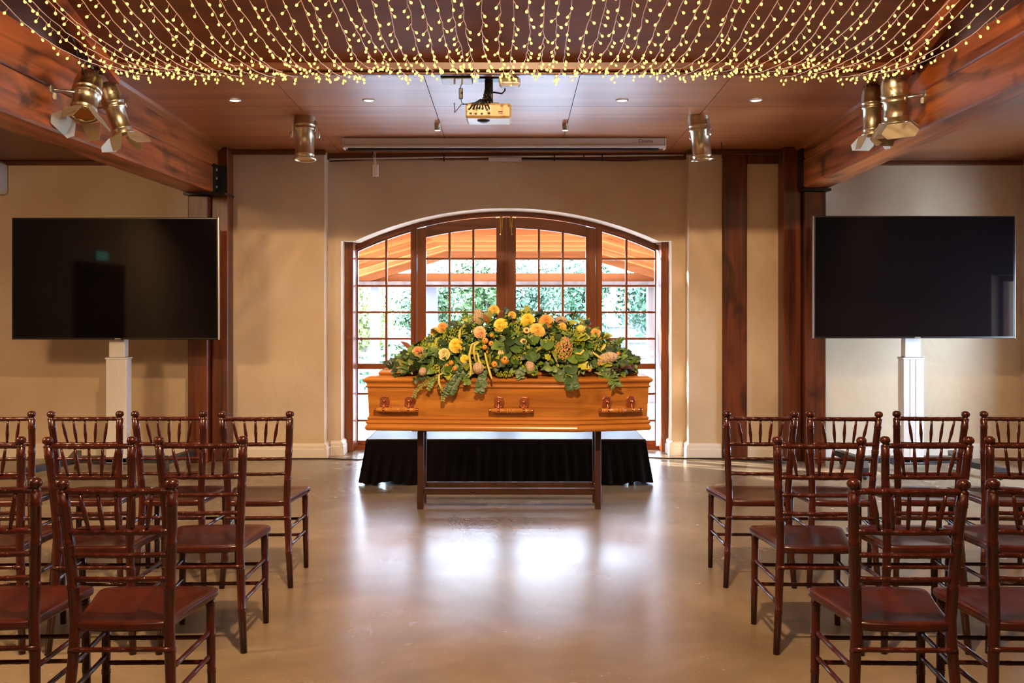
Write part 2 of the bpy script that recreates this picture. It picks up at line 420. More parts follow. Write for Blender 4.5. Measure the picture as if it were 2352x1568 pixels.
# rafters closing the raked bay above each beam
for sgn, x in ((-1, -2.62), (1, 2.56)):
    vs = [(x, 6.4, zrake(6.4) - .09), (x + sgn * .06, 6.4, zrake(6.4) - .09), (x + sgn * .06, 1.6, zrake(1.6) - .09), (x, 1.6, zrake(1.6) - .09)]
    vs += [(a, b, c + .09) for a, b, c in vs]
    struct(MB().add(vs, [(0, 3, 2, 1), (4, 5, 6, 7), (0, 1, 5, 4), (1, 2, 6, 5), (2, 3, 7, 6), (3, 0, 4, 7)]).build('rafter_trim_left' if sgn < 0 else 'rafter_trim_right', M['beam'], fix=True))
# edge trim of the flat ceiling
struct(MB().box((-2.74, 6.30, 3.015), (2.67, 6.352, 3.095), .006).build('trim_1', M['trimwood']))
struct(MB().box((-2.74, 6.335, 2.995), (2.67, 6.375, 3.02), .005).build('trim_2', M['trimwood']))
# cornices along the back wall
struct(MB().box((-2.74, YW - .055, 2.885), (-1.77, YW, 2.93), .006).box((1.66, YW - .055, 2.885), (2.67, YW, 2.93), .006).build('trim_3', M['trimwood']))
struct(MB().box((-1.788, YR - .035, 2.862), (1.685, YR, 2.925), .006).build('trim_4', M['trimwood']))
struct(MB().box((2.24, YW - .03, 2.80), (2.55, YW, 2.885)).build('trim_5', M['post']))
struct(MB().box((XL, YW - .05, 2.785), (-2.98, YW, 2.825), .006).build('trim_6', M['trimwood']))
struct(MB().box((2.93, YW - .05, 2.785), (XR, YW, 2.825), .006).build('trim_7', M['trimwood']))

# ---------------------------------------------------------------- beams and posts
def beam(name, xi, xo, hb, hs, ht):
    """hb/hs/ht : functions of y for bottom, seam, top heights above the eye"""
    root = struct(thing(name, ((xi + xo) / 2, 5, EYE + hb(5))))
    x0, x1 = sorted((xi, xo))
    def timber(lo, hi, ins):
        ys = [8.98, -4.5]; m = MB(); c = 0.014
        for y in ys: pass
        def ring(y):
            z0, z1 = EYE + lo(y), EYE + hi(y)
            a, b = x0 + ins, x1 - ins
            return [(a + c, y, z0), (b - c, y, z0), (b, y, z0 + c), (b, y, z1 - c * .4), (b - c * .4, y, z1), (a + c * .4, y, z1), (a, y, z1 - c * .4), (a, y, z0 + c)]
        r0, r1 = ring(ys[0]), ring(ys[1]); n = 8
        m.add(r0 + r1, [tuple(range(n)), tuple(range(2 * n - 1, n - 1, -1))] + [(i, i + n, (i + 1) % n + n, (i + 1) % n) for i in range(n)])
        return m.build('timber', M['beam'], root, off=root.location, fix=True)
    timber(hb, lambda y: hs(y) - .002, 0)
    timber(lambda y: hs(y) + .002, ht, .003)
    m = MB(); s = 1 if xi > xo else -1
    def mr(y):
        z = zc(y); return [(xi - s * .005, y, z), (xi + s * .045, y, z), (xi + s * .03, y, z - .022), (xi - s * .005, y, z - .05)]
    m.add(mr(6.3) + mr(YW - .05), [(0, 1, 2, 3), (7, 6, 5, 4), (0, 4, 5, 1), (1, 5, 6, 2), (2, 6, 7, 3), (3, 7, 4, 0)])
    m.build('moulding', M['mould'], root, off=root.location, fix=True)
    return root
L_ = lambda y, a, b: a + (9.0 - y) * b
beam('ceiling_beam_left', -2.746, -3.03, lambda y: L_(y, .998, .006), lambda y: L_(y, 1.232, .011), lambda y: L_(y, 1.43, .034))
beam('ceiling_beam_right', 2.68, 2.935, lambda y: L_(y, 1.035, .029), lambda y: L_(y, 1.292, .027), lambda y: L_(y, 1.44, .034))
def post(name, x0, x1, y0, y1, z1):
    return struct(MB().box((x0, y0, 0), (x1, y1, z1), .008).build(name, M['post']))
post('post_left_outer', -3.0, -2.815, 8.86, YW, 2.47)
post('post_left_inner', -2.81, -2.655, 8.95, YW, 2.93)
post('post_right_inner', 2.535, 2.705, 8.95, YW, 2.93)
post('post_right_outer', 2.71, 2.905, 8.86, YW, 2.51)
post('post_right_wall', 2.0, 2.232, YW - .035, YW, 2.89)
struct(MB().box((-3.03, 8.82, 2.475), (-2.65, YW, 2.497)).build('bearing_plate_left', M['blackm']))
struct(MB().box((2.68, 8.82, 2.512), (2.94, YW, 2.534)).build('bearing_plate_right', M['blackm']))
br = struct(thing('beam_bracket_left', (-2.74, 8.9, 2.5)))
MB().box((-2.775, 8.80, 2.50), (-2.735, 8.97, 2.76)).box((-2.735, 8.94, 2.50), (-2.66, 8.955, 2.76)).build('angle_plate', M['blackm'], br, off=br.location)
for zz in (2.55, 2.63, 2.71):
    MB().lathe([(0.0001, .012), (.012, .01), (.014, 0)], 8, axis_mat((-2.735, 8.86, zz), (1, 0, 0))).build('bolt', M['metal'], br, off=br.location)
br = struct(thing('beam_bracket_right', (2.7, 8.9, 2.55)))
MB().box((2.665, 8.80, 2.54), (2.705, 8.95, 2.9)).build('angle_plate', M['blackm'], br, off=br.location)

# ---------------------------------------------------------------- arched door set
def fx(px): return (px - CX) * YF / F
def fz(py): return EYE + (HZ - py) * YF / F
win = struct(thing('window_1', (AX, YF, 0)))
wo = win.location
def wpart(m, name, mt='frame', parent=None): return m.build(name, M[mt], parent or win, off=wo, fix=True)
for a, b in ((OL, fx(817)), (fx(1513), OR_)):
    wpart(MB().box((a, YF - .155, 0), (b, YF + .14, ASP), .006).box((a + .05, YF - .165, 0), (a + .065, YF - .156, ASP)), 'jamb')
FA = 0.05
ys0, ys1 = YF + .01, YF + .13
def arch_band(x0, x1, o0, o1, y0, y1, n=24):
    m = MB(); p = [(x0 + (x1 - x0) * k / n, zarch(x0 + (x1 - x0) * k / n) - o0) for k in range(n + 1)]
    q = [(x0 + (x1 - x0) * k / n, zarch(x0 + (x1 - x0) * k / n) - o1) for k in range(n, -1, -1)]
    return m.prism(p + q, y0, y1)
wpart(arch_band(fx(816), fx(1514), -.01, FA, ys0, ys1, 40), 'arched_head', 'frame_h')
wpart(arch_band(fx(816), fx(1514), FA - .016, FA, ys0 - .012, ys0, 40), 'head_bead', 'frame_h')
for a, b in ((945, 957), (1368, 1381)):
    x0, x1 = fx(a), fx(b)
    wpart(MB().prism([(x0, 0), (x1, 0), (x1, zarch(x1) - FA), (x0, zarch(x0) - FA)], ys0, ys1).prism([(x0 + .02, 0), (x0 + .032, 0), (x0 + .032, zarch(x1) - FA), (x0 + .02, zarch(x0) - FA)], ys0 - .012, ys0), 'mullion')
wpart(MB().box((fx(816), YF + .0, -.01), (fx(1514), YF + .16, .035), .004), 'sill', 'frame_h')
ROWS = [594, 656, 717, 778, 842, 905, 967]
wpart(MB().box((fx(1163) - .014, ys0 - .004, .04), (fx(1163) + .014, ys0 + .012, zarch(fx(1163)) - FA - .004), .003), 'meeting_bead')
def glazing(gx0, gx1, cols, top_off, zbot, yp, parent, thick_row=None, dark=None):
    """muntins and single panes of one leaf"""
    xs = [gx0] + [fx(c) for c in cols] + [gx1]
    zs = [zbot] + [fz(r) for r in ROWS[::-1]]
    for c in cols:
        x = fx(c); wpart(MB().box((x - .011, yp - .014, zbot), (x + .011, yp + .014, zarch(x) - top_off + .004)), 'muntin', 'frame', parent)
    for r in ROWS:
        z = fz(r); t = .028 if r == thick_row else .0105
        wpart(MB().box((gx0, yp - .0125, z - t), (gx1, yp + .0125, z + t)), 'muntin' if r != thick_row else 'mid_rail', 'frame_h', parent)
    for i in range(len(xs) - 1):
        for j in range(len(zs)):
            a, b = xs[i], xs[i + 1]; lo = zs[j]
            if j + 1 < len(zs): q = [(a, lo), (b, lo), (b, zs[j + 1]), (a, zs[j + 1])]
            else: q = [(a, lo), (b, lo), (b, zarch(b) - top_off + .01), ((a + b) / 2, zarch((a + b) / 2) - top_off + .01), (a, zarch(a) - top_off + .01)]
            wpart(MB().prism(q, yp - .002, yp + .002), 'pane', 'glass', parent)
for a, b, col in ((818, 945, 886), (1381, 1508, 1440)):
    x0, x1 = fx(a), fx(b)
    sash = MB().box((x0, ys0 + .03, .03), (x0 + .012, ys0 + .08, zarch(x0) - FA)).box((x1 - .012, ys0 + .03, .03), (x1, ys0 + .08, zarch(x1) - FA)).box((x0, ys0 + .02, .03), (x1, ys0 + .08, .085))
    sd = wpart(sash, 'sidelight')
    wpart(arch_band(x0, x1, FA - .005, FA + .018, ys0 + .02, ys0 + .08, 10), 'top_rail', 'frame_h', sd)
    glazing(x0 + .01, x1 - .01, [col], FA + .016, .08, ys0 + .05, sd, 842)
for a, b, g0, g1, cols in ((957, 1163, 978, 1140, (1032, 1087)), (1163, 1368, 1185, 1346, (1238, 1293))):
    x0, x1, q0, q1 = fx(a) + .003, fx(b) - .002, fx(g0), fx(g1)
    lf = MB().prism([(x0, .04), (q0, .04), (q0, zarch(q0) - FA - .01), (x0, zarch(x0) - FA - .004)], ys0 + .01, ys0 + .055)
    lf.prism([(q1, .04), (x1, .04), (x1, zarch(x1) - FA - .004), (q1, zarch(q1) - FA - .01)], ys0 + .01, ys0 + .055)
    leaf = wpart(lf, 'door_leaf')
    wpart(arch_band(q0, q1, FA + .004, FA + .115, ys0 + .01, ys0 + .055, 12), 'top_rail', 'frame_h', leaf)
    wpart(MB().box((q0, ys0 + .01, .04), (q1, ys0 + .055, .24)), 'bottom_rail', 'frame_h', leaf)
    glazing(q0 - .003, q1 + .003, list(cols), FA + .11, .235, ys0 + .034, leaf)
    bx_ = fx(1151) if a == 957 else fx(1174)
    bm_ = MB().box((bx_ - .013, ys0 + .002, fz(522)), (bx_ + .013, ys0 + .012, fz(497)))
    bm_.tube([(bx_, ys0 - .006, fz(500)), (bx_, ys0 - .006, fz(536))], .007, 8).ball((bx_, ys0 - .008, fz(538)), .013, 8, 6)
    wpart(bm_, 'shoot_bolt', 'brass', leaf)

# ================================================================== CHAIRS
def ringed(m, pts, r, nodes_, n=8, bulge=1.14, w=0.004, ends=None):
    """tube along polyline with bamboo rings at arc fractions nodes_"""
    pts = [Vector(p) for p in pts]
    seg = [0]
    for a, b in zip(pts, pts[1:]): seg.append(seg[-1] + (b - a).length)
    Ltot = seg[-1]
    def at(d):
        d = max(0, min(Ltot, d))
        for i in range(len(pts) - 1):
            if d <= seg[i + 1] + 1e-9:
                return pts[i].lerp(pts[i + 1], (d - seg[i]) / max(1e-9, seg[i + 1] - seg[i]))
        return pts[-1]
    rf = r if callable(r) else (lambda t: r)
    ds = [(d, 1.0) for d in seg]
    for t in nodes_:
        c = t * Ltot
        ds += [(c - 2.2 * w, 1.0), (c - 1.2 * w, bulge), (c - .2 * w, 1.02), (c + .2 * w, 1.02), (c + 1.2 * w, bulge), (c + 2.2 * w, 1.0)]
    ds = sorted((max(0, min(Ltot, d)), k) for d, k in ds)
    out = []
    for d, k in ds:
        if out and d - out[-1][0] < 1e-4: continue
        out.append((d, k))
    m.tube([at(d) for d, k in out], [rf(d / Ltot) * k for d, k in out], n)
    return m
def make_chair():
    root = thing('chiavari_chair')
    sx0, sxs, sxt = .178, .152, .176
    for s in (-1, 1):
        path = [(s * sx0, -.215, 0), (s * (sx0 - .012), -.2, .18), (s * (sxs + .004), -.182, .36), (s * sxs, -.18, .45), (s * (sxs + .006), -.186, .58), (s * (sxs + .015), -.2, .74), (s * sxt, -.222, .885)]
        lg = ringed(MB(), path, lambda t: .0145 + .0035 * min(1, t / .35), (.2, .40, .64, .80, .95), 10).build('post_leg', M['chair'], root)
        tx, ty = s * sxt, -.2225
        prof = [(.0165, .878), (.019, .884), (.012, .889), (.012, .893), (.020, .899), (.0225, .908), (.020, .917), (.012, .923), (.0001, .925)]
        MB().lathe(prof, 10, Matrix.Translation((tx, ty, 0))).build('finial', M['chair'], lg)
    for s in (-1, 1):
        ringed(MB(), [(s * .192, .165, 0), (s * .187, .158, .43)], lambda t: .0135 + .003 * min(1, t * 1.5), (.36, .66, .93), 10).build('leg', M['chair'], root)
    def postx(z):
        t = (z - .45) / .435; return sxs + (sxt - sxs) * (t ** .9), -.18 - .0425 * t ** 1.3
    for z, r in ((.897, .0105), (.75, .0105), (.672, .0088), (.592, .0088)):
        z_ = min(z, .884); x, y = postx(z_)
        bow = .012
        ringed(MB(), [(-x, y, z_), (-x * .5, y - bow * .7, z_), (0, y - bow, z_), (x * .5, y - bow * .7, z_), (x, y, z_)], r, (.08, .27, .42, .58, .73, .92), 8).build('back_rail', M['chair'], root)
    x1, y1 = postx(.876); x0, y0 = postx(.75)
    for k in range(5):
        u = (k - 2) / 2.0
        a = Vector((u * x0 * .55, y0 - .011, .757)); b = Vector((u * x1 * .66, y1 - .011, .874))
        ringed(MB(), [a, a.lerp(b, .2), a.lerp(b, .45), a.lerp(b, .8), b], lambda t: .0052 + .0035 * math.sin(math.pi * min(1, max(0, t * 1.0))) ** 1.5, (.45,), 8, 1.1, .003).build('spindle', M['chair'], root)
    # seat: shield outline
    out = []
    ctrl = [(-.150, -.190), (0, -.205), (.150, -.190), (.163, -.13), (.178, -.03), (.200, .08), (.213, .155), (.203, .188), (.150, .202), (0, .208), (-.150, .202), (-.203, .188), (-.213, .155), (-.200, .08), (-.178, -.03), (-.163, -.13)]
    n = len(ctrl)
    for i in range(n):      # Catmull-Rom
        p0, p1, p2, p3 = (Vector(ctrl[(i + k) % n]) for k in (-1, 0, 1, 2))
        for t in (0, .33, .67):
            out.append(.5 * ((2 * p1) + (p2 - p0) * t + (2 * p0 - 5 * p1 + 4 * p2 - p3) * t * t + (3 * p1 - p0 - 3 * p2 + p3) * t ** 3))
    m = MB(); N = len(out); rings = [(.965, .421), (.995, .427), (1, .435), (1, .444), (.992, .449), (.97, .4515), (.80, .4485), (.5, .444), (.2, .4425)]
    vs = [(p.x * k, p.y * k, z) for k, z in rings for p in out]
    fs = [(j * N + i, j * N + (i + 1) % N, (j + 1) * N + (i + 1) % N, (j + 1) * N + i) for j in range(len(rings) - 1) for i in range(N)]
    fs += [tuple(range(N - 1, -1, -1)), tuple((len(rings) - 1) * N + i for i in range(N))]
    m.add(vs, fs, True).build('seat', M['seat'], root)
    # stretchers
    ringed(MB(), [(-.168, -.196, .362), (.168, -.196, .362)], .0085, (.1, .36, .5, .64, .9), 8).build('stretcher', M['chair'], root)
    for z in (.276, .186):
        ringed(MB(), [(-.188, .161, z), (.188, .161, z)], .0085, (.1, .36, .5, .64, .9), 8).build('stretcher', M['chair'], root)
    for s in (-1, 1):
        for z in (.300, .212):
            xr = .166 if z > .25 else .171
            ringed(MB(), [(s * xr, -.198, z), (s * .189, .161, z)], .0085, (.12, .5, .88), 8).build('stretcher', M['chair'], root)
    return root
chair0 = make_chair()
ROWY = [5.215, 4.285, 3.315]        # chair centres; posts stand .215 nearer
rowname = ['row nearest the coffin', 'middle row', 'row nearest the camera']
# photo x of each chair's back centre, block by block
seats = {('left', 0): [585, 385, 194, -6], ('left', 1): [457, 207, -50], ('left', 2): [267, -56],
         ('right', 0): [1749, 1942, 2142, 2340], ('right', 1): [1883, 2130, 2372], ('right', 2): [2089, 2412]}
first = True
for (side, row), xs in seats.items():
    sc_ = F / (ROWY[row] - .215)
    for k, px in enumerate(xs):
        c = chair0 if first else copy_tree(chair0)
        first = False
        c.location = ((px - CX) / sc_, ROWY[row] + R.uniform(-.012, .012), 0)
        c.rotation_euler = (0, 0, math.radians(R.uniform(-1, 1) + (2.0 if side == 'left' else -2.0)))
        where = 'on the aisle' if k == 0 else ordinal(k + 1) + ' from the aisle'
        tag(c, f'mahogany bamboo-turned chair, {side} block, {rowname[row]}, {where}', 'chair', f'chairs of the {side} block')

# ================================================================== COFFIN
YC = 6.95
def outline(o):
    """plan of the coffin offset outward by o"""
    pts = [(-1.008, YC - .205), (.45, YC - .295), (.955, YC - .19), (.955, YC + .19), (.45, YC + .295), (-1.008, YC + .205)]
    res = []
    n = len(pts)
    for i in range(n):
        p = Vector(pts[i]); a = (p - Vector(pts[i - 1])).normalized(); b = (Vector(pts[(i + 1) % n]) - p).normalized()
        na = Vector((a.y, -a.x)); nb = Vector((b.y, -b.x))
        k = (na + nb); k = k / max(.2, k.dot(na))
        res.append(p + k * o)
    return res
def loft(levels, cap0=True, cap1=True):
    m = MB(); n = 6; vs = []
    for z, o in levels: vs += [(p.x, p.y, z) for p in outline(o)]
    fs = [(j * n + i, j * n + (i + 1) % n, (j + 1) * n + (i + 1) % n, (j + 1) * n + i) for j in range(len(levels) - 1) for i in range(n)]
    if cap0: fs.append(tuple(range(n - 1, -1, -1)))
    if cap1: fs.append(tuple((len(levels) - 1) * n + i for i in range(n)))
    return m.add(vs, fs)
cf = thing('coffin', (0, YC, .587), label='light oak coffin with copper handles standing on the dark trestle', cat='coffin')
co = cf.location
def rnd(z0, z1, o0, bulge, n=5):
    return [(z0 + (z1 - z0) * k / n, o0 + bulge * math.sin(math.pi * k / n)) for k in range(n + 1)]
loft([(.69, .0), (.89, .008)]).build('body', M['coffin'], cf, off=co)
loft([(.587, -.01), (.587, .012)] + rnd(.589, .628, .016, .010) + [(.631, .012)] + rnd(.633, .657, .012, .009) + [(.660, .006)] + rnd(.662, .684, .004, .008) + [(.692, -.004)]).build('base_moulding', M['coffin_m'], cf, off=co)
loft([(.886, .0), (.890, .014)] + rnd(.891, .905, .014, .007) + [(.909, .012), (.922, .016), (.926, .022)] + rnd(.928, .956, .026, .010) + [(.958, .022), (.966, .0), (.972, -.05)]).build('lid', M['coffin_m'], cf, off=co)
loft([(.968, -.066)] + rnd(.970, .996, -.068, .010) + [(1.004, -.078), (1.018, -.10), (1.022, -.13)]).build('lid_panel', M['coffin_m'], cf, off=co)
def handle(center, along, nrm):
    c = Vector(center); a = Vector(along).normalized(); nn = Vector(nrm).normalized(); up = Vector((0, 0, 1))
    hroot = None
    bar = c + nn * .038 - up * .028
    L = .158
    prof = []
    def ring(d, r): prof.append((d, r))
    for sgn in (-1,):
        pass
    st = [(-L, .002), (-L + .002, .009), (-L + .010, .0115), (-L + .016, .008), (-L + .019, .0105), (-L + .05, .0125), (-.028, .0135), (-.026, .016), (-.020, .016), (-.018, .0125), (-.004, .0135), (-.003, .0155)]
    st = [(d, r * 1.25) for d, r in st]
    st = st + [(-d, r) for d, r in st[::-1]]
    rod = MB().tube([bar + a * d for d, r in st if abs(d) < L - .018], [r for d, r in st if abs(d) < L - .018], 12).build('handle_bar', M['coffin_m'], cf, off=co)
    for s in (-1, 1):
        es = [(d, r) for d, r in st if d < -L + .03][:5]
        MB().tube([bar + a * (-s * d) for d, r in es], [r for d, r in es], 12).build('end_cap', M['copper'], rod, off=co)
        pc = c + a * (s * .088)
        # ornate backplate: scalloped outline
        sc_pts = []
        for k in range(28):
            th = 2 * math.pi * k / 28
            rr = 1 + .09 * math.cos(7 * th)
            x = .034 * rr * (abs(math.cos(th)) ** .6) * (1 if math.cos(th) >= 0 else -1)
            z = .042 * rr * (abs(math.sin(th)) ** .6) * (1 if math.sin(th) >= 0 else -1)
            sc_pts.append((x, z))
        m = MB(); n = len(sc_pts); vs = []
        for k, off in ((1, .001), (1, .005), (.86, .010), (.72, .006), (.5, .008)):
            vs += [pc + a * (x * k) + up * (z * k + .024) + nn * off for x, z in sc_pts]
        fs = [(j * n + i, j * n + (i + 1) % n, (j + 1) * n + (i + 1) % n, (j + 1) * n + i) for j in range(4) for i in range(n)] + [tuple(4 * n + i for i in range(n))]
        m.add(vs, fs, True)
        pl = m.build('backplate', M['copper_d'], rod, off=co)
        d = MB().ball(pc + up * .028 + nn * .016, .0105, 10, 8, (1, 1, 1.3)).ball(pc + up * .010 + nn * .022, .006, 8, 6)
        d.tube([pc + up * .022 + nn * .016, pc + up * .006 + nn * .024, pc - up * .014 + nn * .034, bar + a * (s * .088) + nn * .002], [.005, .0045, .004, .005], 8)
        d.tube([bar + a * (s * .088 - .007), bar + a * (s * .088 + .007)], .0195, 12)
        d.build('drop_arm', M['copper'], rod, off=co)
fo = outline(.004)
def on_face(p, q, px, s, py):
    """point on the near face p-q that projects to photo x px"""
    k = (px - CX) / F
    d = q - p; t = (k * p.y - p.x) / (d.x - k * d.y)
    w = p + d * t
    return Vector((w.x, w.y, EYE - (py - HZ) * w.y / F)), Vector((d.x, d.y, 0)), Vector((d.y, -d.x, 0))
for px, i, py in ((912, 0, 930), (1175, 0, 932), (1421, 1, 931)):
    c, al, nr = on_face(fo[i], fo[i + 1], px, 330, py)
    handle(c, al, nr)

# trestle under the coffin
st = thing('coffin_trestle', (-.02, 7.0, 0), label='dark brown wooden trestle frame holding up the oak coffin', cat='stand')
so = st.location
x0, x1, x2, x3 = -.680, -.634, .597, .641
for (a, b) in ((x0, x1), (x2, x3)):
    for y in (6.88, 7.10):
        MB().box((a, y, 0), (b, y + .035, .56), .004).build('leg', M['stand'], st, off=so)
for y, z in ((6.885, .105), (7.105, .108)):
    MB().box((x1 + .001, y, z), (x2 - .001, y + .025, z + .045), .003).build('lower_rail', M['stand'], st, off=so)
for a, b in ((x0, x1), (x2, x3)):
    MB().box((a + .008, 6.916, .11), (b - .008, 7.099, .15), .003).build('side_rail', M['stand'], st, off=so)
for y in (6.87, 7.09):
    MB().box((x0 - .04, y, .561), (x3 + .04, y + .055, .586), .004).build('top_rail', M['stand'], st, off=so)

# ================================================================== STAGE
sg = thing('stage_riser', (-.05, 8.3, 0), label='low black stage riser with a pleated skirt behind the coffin', cat='stage')
go = sg.location
SX0, SX1, SY0, SY1, SZ = -1.18, 1.08, 7.82, 8.85, .372
MB().box((SX0, SY0, SZ - .05), (SX1, SY1, SZ - .004), .004).build('deck', M['stage_top'], sg, off=go)
MB().box((SX0 - .004, SY0 - .006, SZ - .045), (SX1 + .004, SY0, SZ)).box((SX0 - .006, SY0 - .006, SZ - .045), (SX0, SY1, SZ)).box((SX1, SY0 - .006, SZ - .045), (SX1 + .006, SY1, SZ)).build('edge_profile', M['metal'], sg, off=go)
for x in (SX0 + .06, SX1 - .1):
    for y in (SY0 + .06, SY1 - .1):
        MB().tube([(x, y, 0), (x, y, SZ - .05)], .022, 10).build('leg', M['metal'], sg, off=go)
def pleats(p0, p1, nrm, zt, zb, flare, name, ext0=0, ext1=0):
    p0, p1, nrm = Vector(p0), Vector(p1), Vector(nrm)
    Ls = (p1 - p0).length; d = (p1 - p0).normalized()
    npl = int(Ls / .085); m = MB(); cols = npl * 6; rows = 7; vs = []
    rr = [R.uniform(.6, 1.3) for _ in range(npl + 1)]; sh = [R.uniform(-.015, .015) for _ in range(npl + 1)]
    for i in range(cols + 1):
        t = i / cols; k = i / 6; pk = int(min(npl, k)); ph = k - int(k)
        tri = [0, .9, 1, .85, .2, 0][i % 6]
        for j in range(rows + 1):
            v = j / rows
            w = (0 if v < .12 else ((v - .12) / .88) ** .8)
            stretch = (t - .5) * 2
            ex = (ext1 if stretch > 0 else ext0) * abs(stretch) * v
            off = .006 + flare * v * (.5) + tri * .030 * w * rr[pk]
            zz = zt + (zb - zt) * v - (.012 * math.sin(k * 1.7) * v)
            vs.append(p0 + d * (Ls * t + (ex if stretch > 0 else -ex) + sh[pk] * v) + nrm * off + Vector((0, 0, zz)))
    fs = [(i * (rows + 1) + j, i * (rows + 1) + j + 1, (i + 1) * (rows + 1) + j + 1, (i + 1) * (rows + 1) + j) for i in range(cols) for j in range(rows)]
    m.add(vs, fs, False)
    return m.build(name, M['black_cloth'], sg, off=go)
pleats((SX0, SY0 - .008, 0), (SX1, SY0 - .008, 0), (0, -1, 0), SZ - .008, .022, .05, 'skirt', .045, .045)
pleats((SX1, SY1 + .008, 0), (SX0, SY1 + .008, 0), (0, 1, 0), SZ - .008, .012, .03, 'skirt')  # rear skirt, out of sight, added to keep sunlight from showing underneath
pleats((SX0 - .008, SY1, 0), (SX0 - .008, SY0, 0), (-1, 0, 0), SZ - .008, .022, .05, 'skirt', 0, .04)
pleats((SX1 + .008, SY0, 0), (SX1 + .008, SY1, 0), (1, 0, 0), SZ - .008, .022, .05, 'skirt', .04, 0)

# ================================================================== TV SCREENS
def tv(side, px0, px1, py0, py1, colx, label1, label2, rot):
    s = 265.0; a, b = P(px0, py1, s), P(px1, py0, s); y = F / s
    cx = (a.x + b.x) / 2
    t = thing('television', (cx, y + .04, a.z), label=label1, cat='television', group='televisions on stands', rot=(0, 0, rot))
    w, h = b.x - a.x, b.z - a.z
    MB().box((-w / 2, -.012, 0), (w / 2, .028, h), .004).build('housing', M['bezel'], t)
    MB().box((-w / 2 + .012, -.0145, .016), (w / 2 - .012, -.0125, h - .012)).build('screen', M['screen'], t)
    for sg_ in (-1, 1): MB().box((sg_ * (w / 2 + .001), -.013, .0), (sg_ * (w / 2 + .004), .026, h)).build('side_trim', M['metal'], t)
    MB().box((.0, -.0165, .003), (.05, -.0145, .012)).build('maker_badge', M['metal'], t)
    MB().box((-w * .32, .028, h * .15), (w * .32, .055, h * .7), .006).build('rear_cover', M['black'], t)
    k = thing('television_stand', ((colx - CX) / 262.0, F / 262.0 + .045, 0), label=label2, cat='stand', group='white column television stands')
    MB().box((-.09, -.05, .06), (.09, .07, 1.0), .004).box((-.096, -.056, .985), (.096, .076, 1.0), .003).build('column', M['white'], k)
    MB().box((-.03, -.0525, .06), (-.027, -.0495, .98)).box((.02, -.0525, .06), (.023, -.0495, .98)).build('cable_groove', M['offwhite'], k)
    MB().box((-.07, -.034, 1.0), (.07, .05, 1.62), .004).build('inner_column', M['white'], k)
    MB().box((-.3, .0, 1.36), (.3, .012, 1.52), .003).build('mount_plate', M['blackm'], k) if False else None
    MB().box((-.42, -.05, .075), (.42, .07, .125), .006).build('cross_bar', M['steel_base'], k)
    MB().box((-.2, -.07, .066), (.2, .09, .078), .004).build('base_plate', M['steel_base'], k)
    for sx in (-1, 1):
        q = MB(); x = sx * .42
        vs = [(x - .035, -.02, .06), (x + .035, -.02, .06), (x + .035 + sx * .16, -.46, .055), (x - .035 + sx * .16, -.46, .055)]
        vs += [(a_, b_, c_ + .05) for a_, b_, c_ in vs]
        q.add(vs, [(0, 1, 2, 3), (7, 6, 5, 4), (0, 4, 5, 1), (1, 5, 6, 2), (2, 6, 7, 3), (3, 7, 4, 0)])
        vs = [(x - .035, .0, .06), (x + .035, .0, .06), (x + .035 + sx * .1, .36, .075), (x - .035 + sx * .1, .36, .075)]
        vs += [(a_, b_, c_ + .05) for a_, b_, c_ in vs]
        q.add(vs, [(3, 2, 1, 0), (4, 5, 6, 7), (1, 5, 4, 0), (2, 6, 5, 1), (3, 7, 6, 2), (0, 4, 7, 3)])
        q.build('foot_beam', M['steel_base'], k, fix=True)
        for yy, xx in ((-.42, x + sx * .148), (.32, x + sx * .09)):
            cst = MB().box((xx - .018, yy - .012, .045), (xx + .018, yy + .02, .062)).build('caster', M['metal'], k)
            MB().lathe([(.012, -.014), (.024, -.012), (.026, 0), (.024, .012), (.012, .014)], 12, axis_mat((xx, yy - .012, .0262), (1, 0, 0))).build('wheel', M['black'], cst)
    return t
tv('left', 22, 500, 499, 780, 267, 'large black television at left, before the plain tan wall', 'white column stand carrying the left television', math.radians(-1.0))
tv('right', 1871, 2337, 495, 777, 2098, 'large black television at right, beside the red timber post', 'white column stand carrying the right television', math.radians(1.0))

# ================================================================== AIR CONDITIONER on the left wall
ac = thing('wall_air_conditioner', P(-40, 445, 243), label='white wall air conditioner box cut off at the upper left edge', cat='air conditioner')
MB().box((-.3, -.12, 0), (.205, .076, .30), .02).build('case', M['offwhite'], ac)
MB().box((-.29, -.124, .20), (.14, -.119, .205)).box((-.29, -.124, .10), (.14, -.119, .104)).build('seam_line', M['ink'], ac)
MB().prism([(.11, .02), (.145, .02), (.127, .05)], -.1235, -.1195).build('printed_mark', M['ink'], ac)

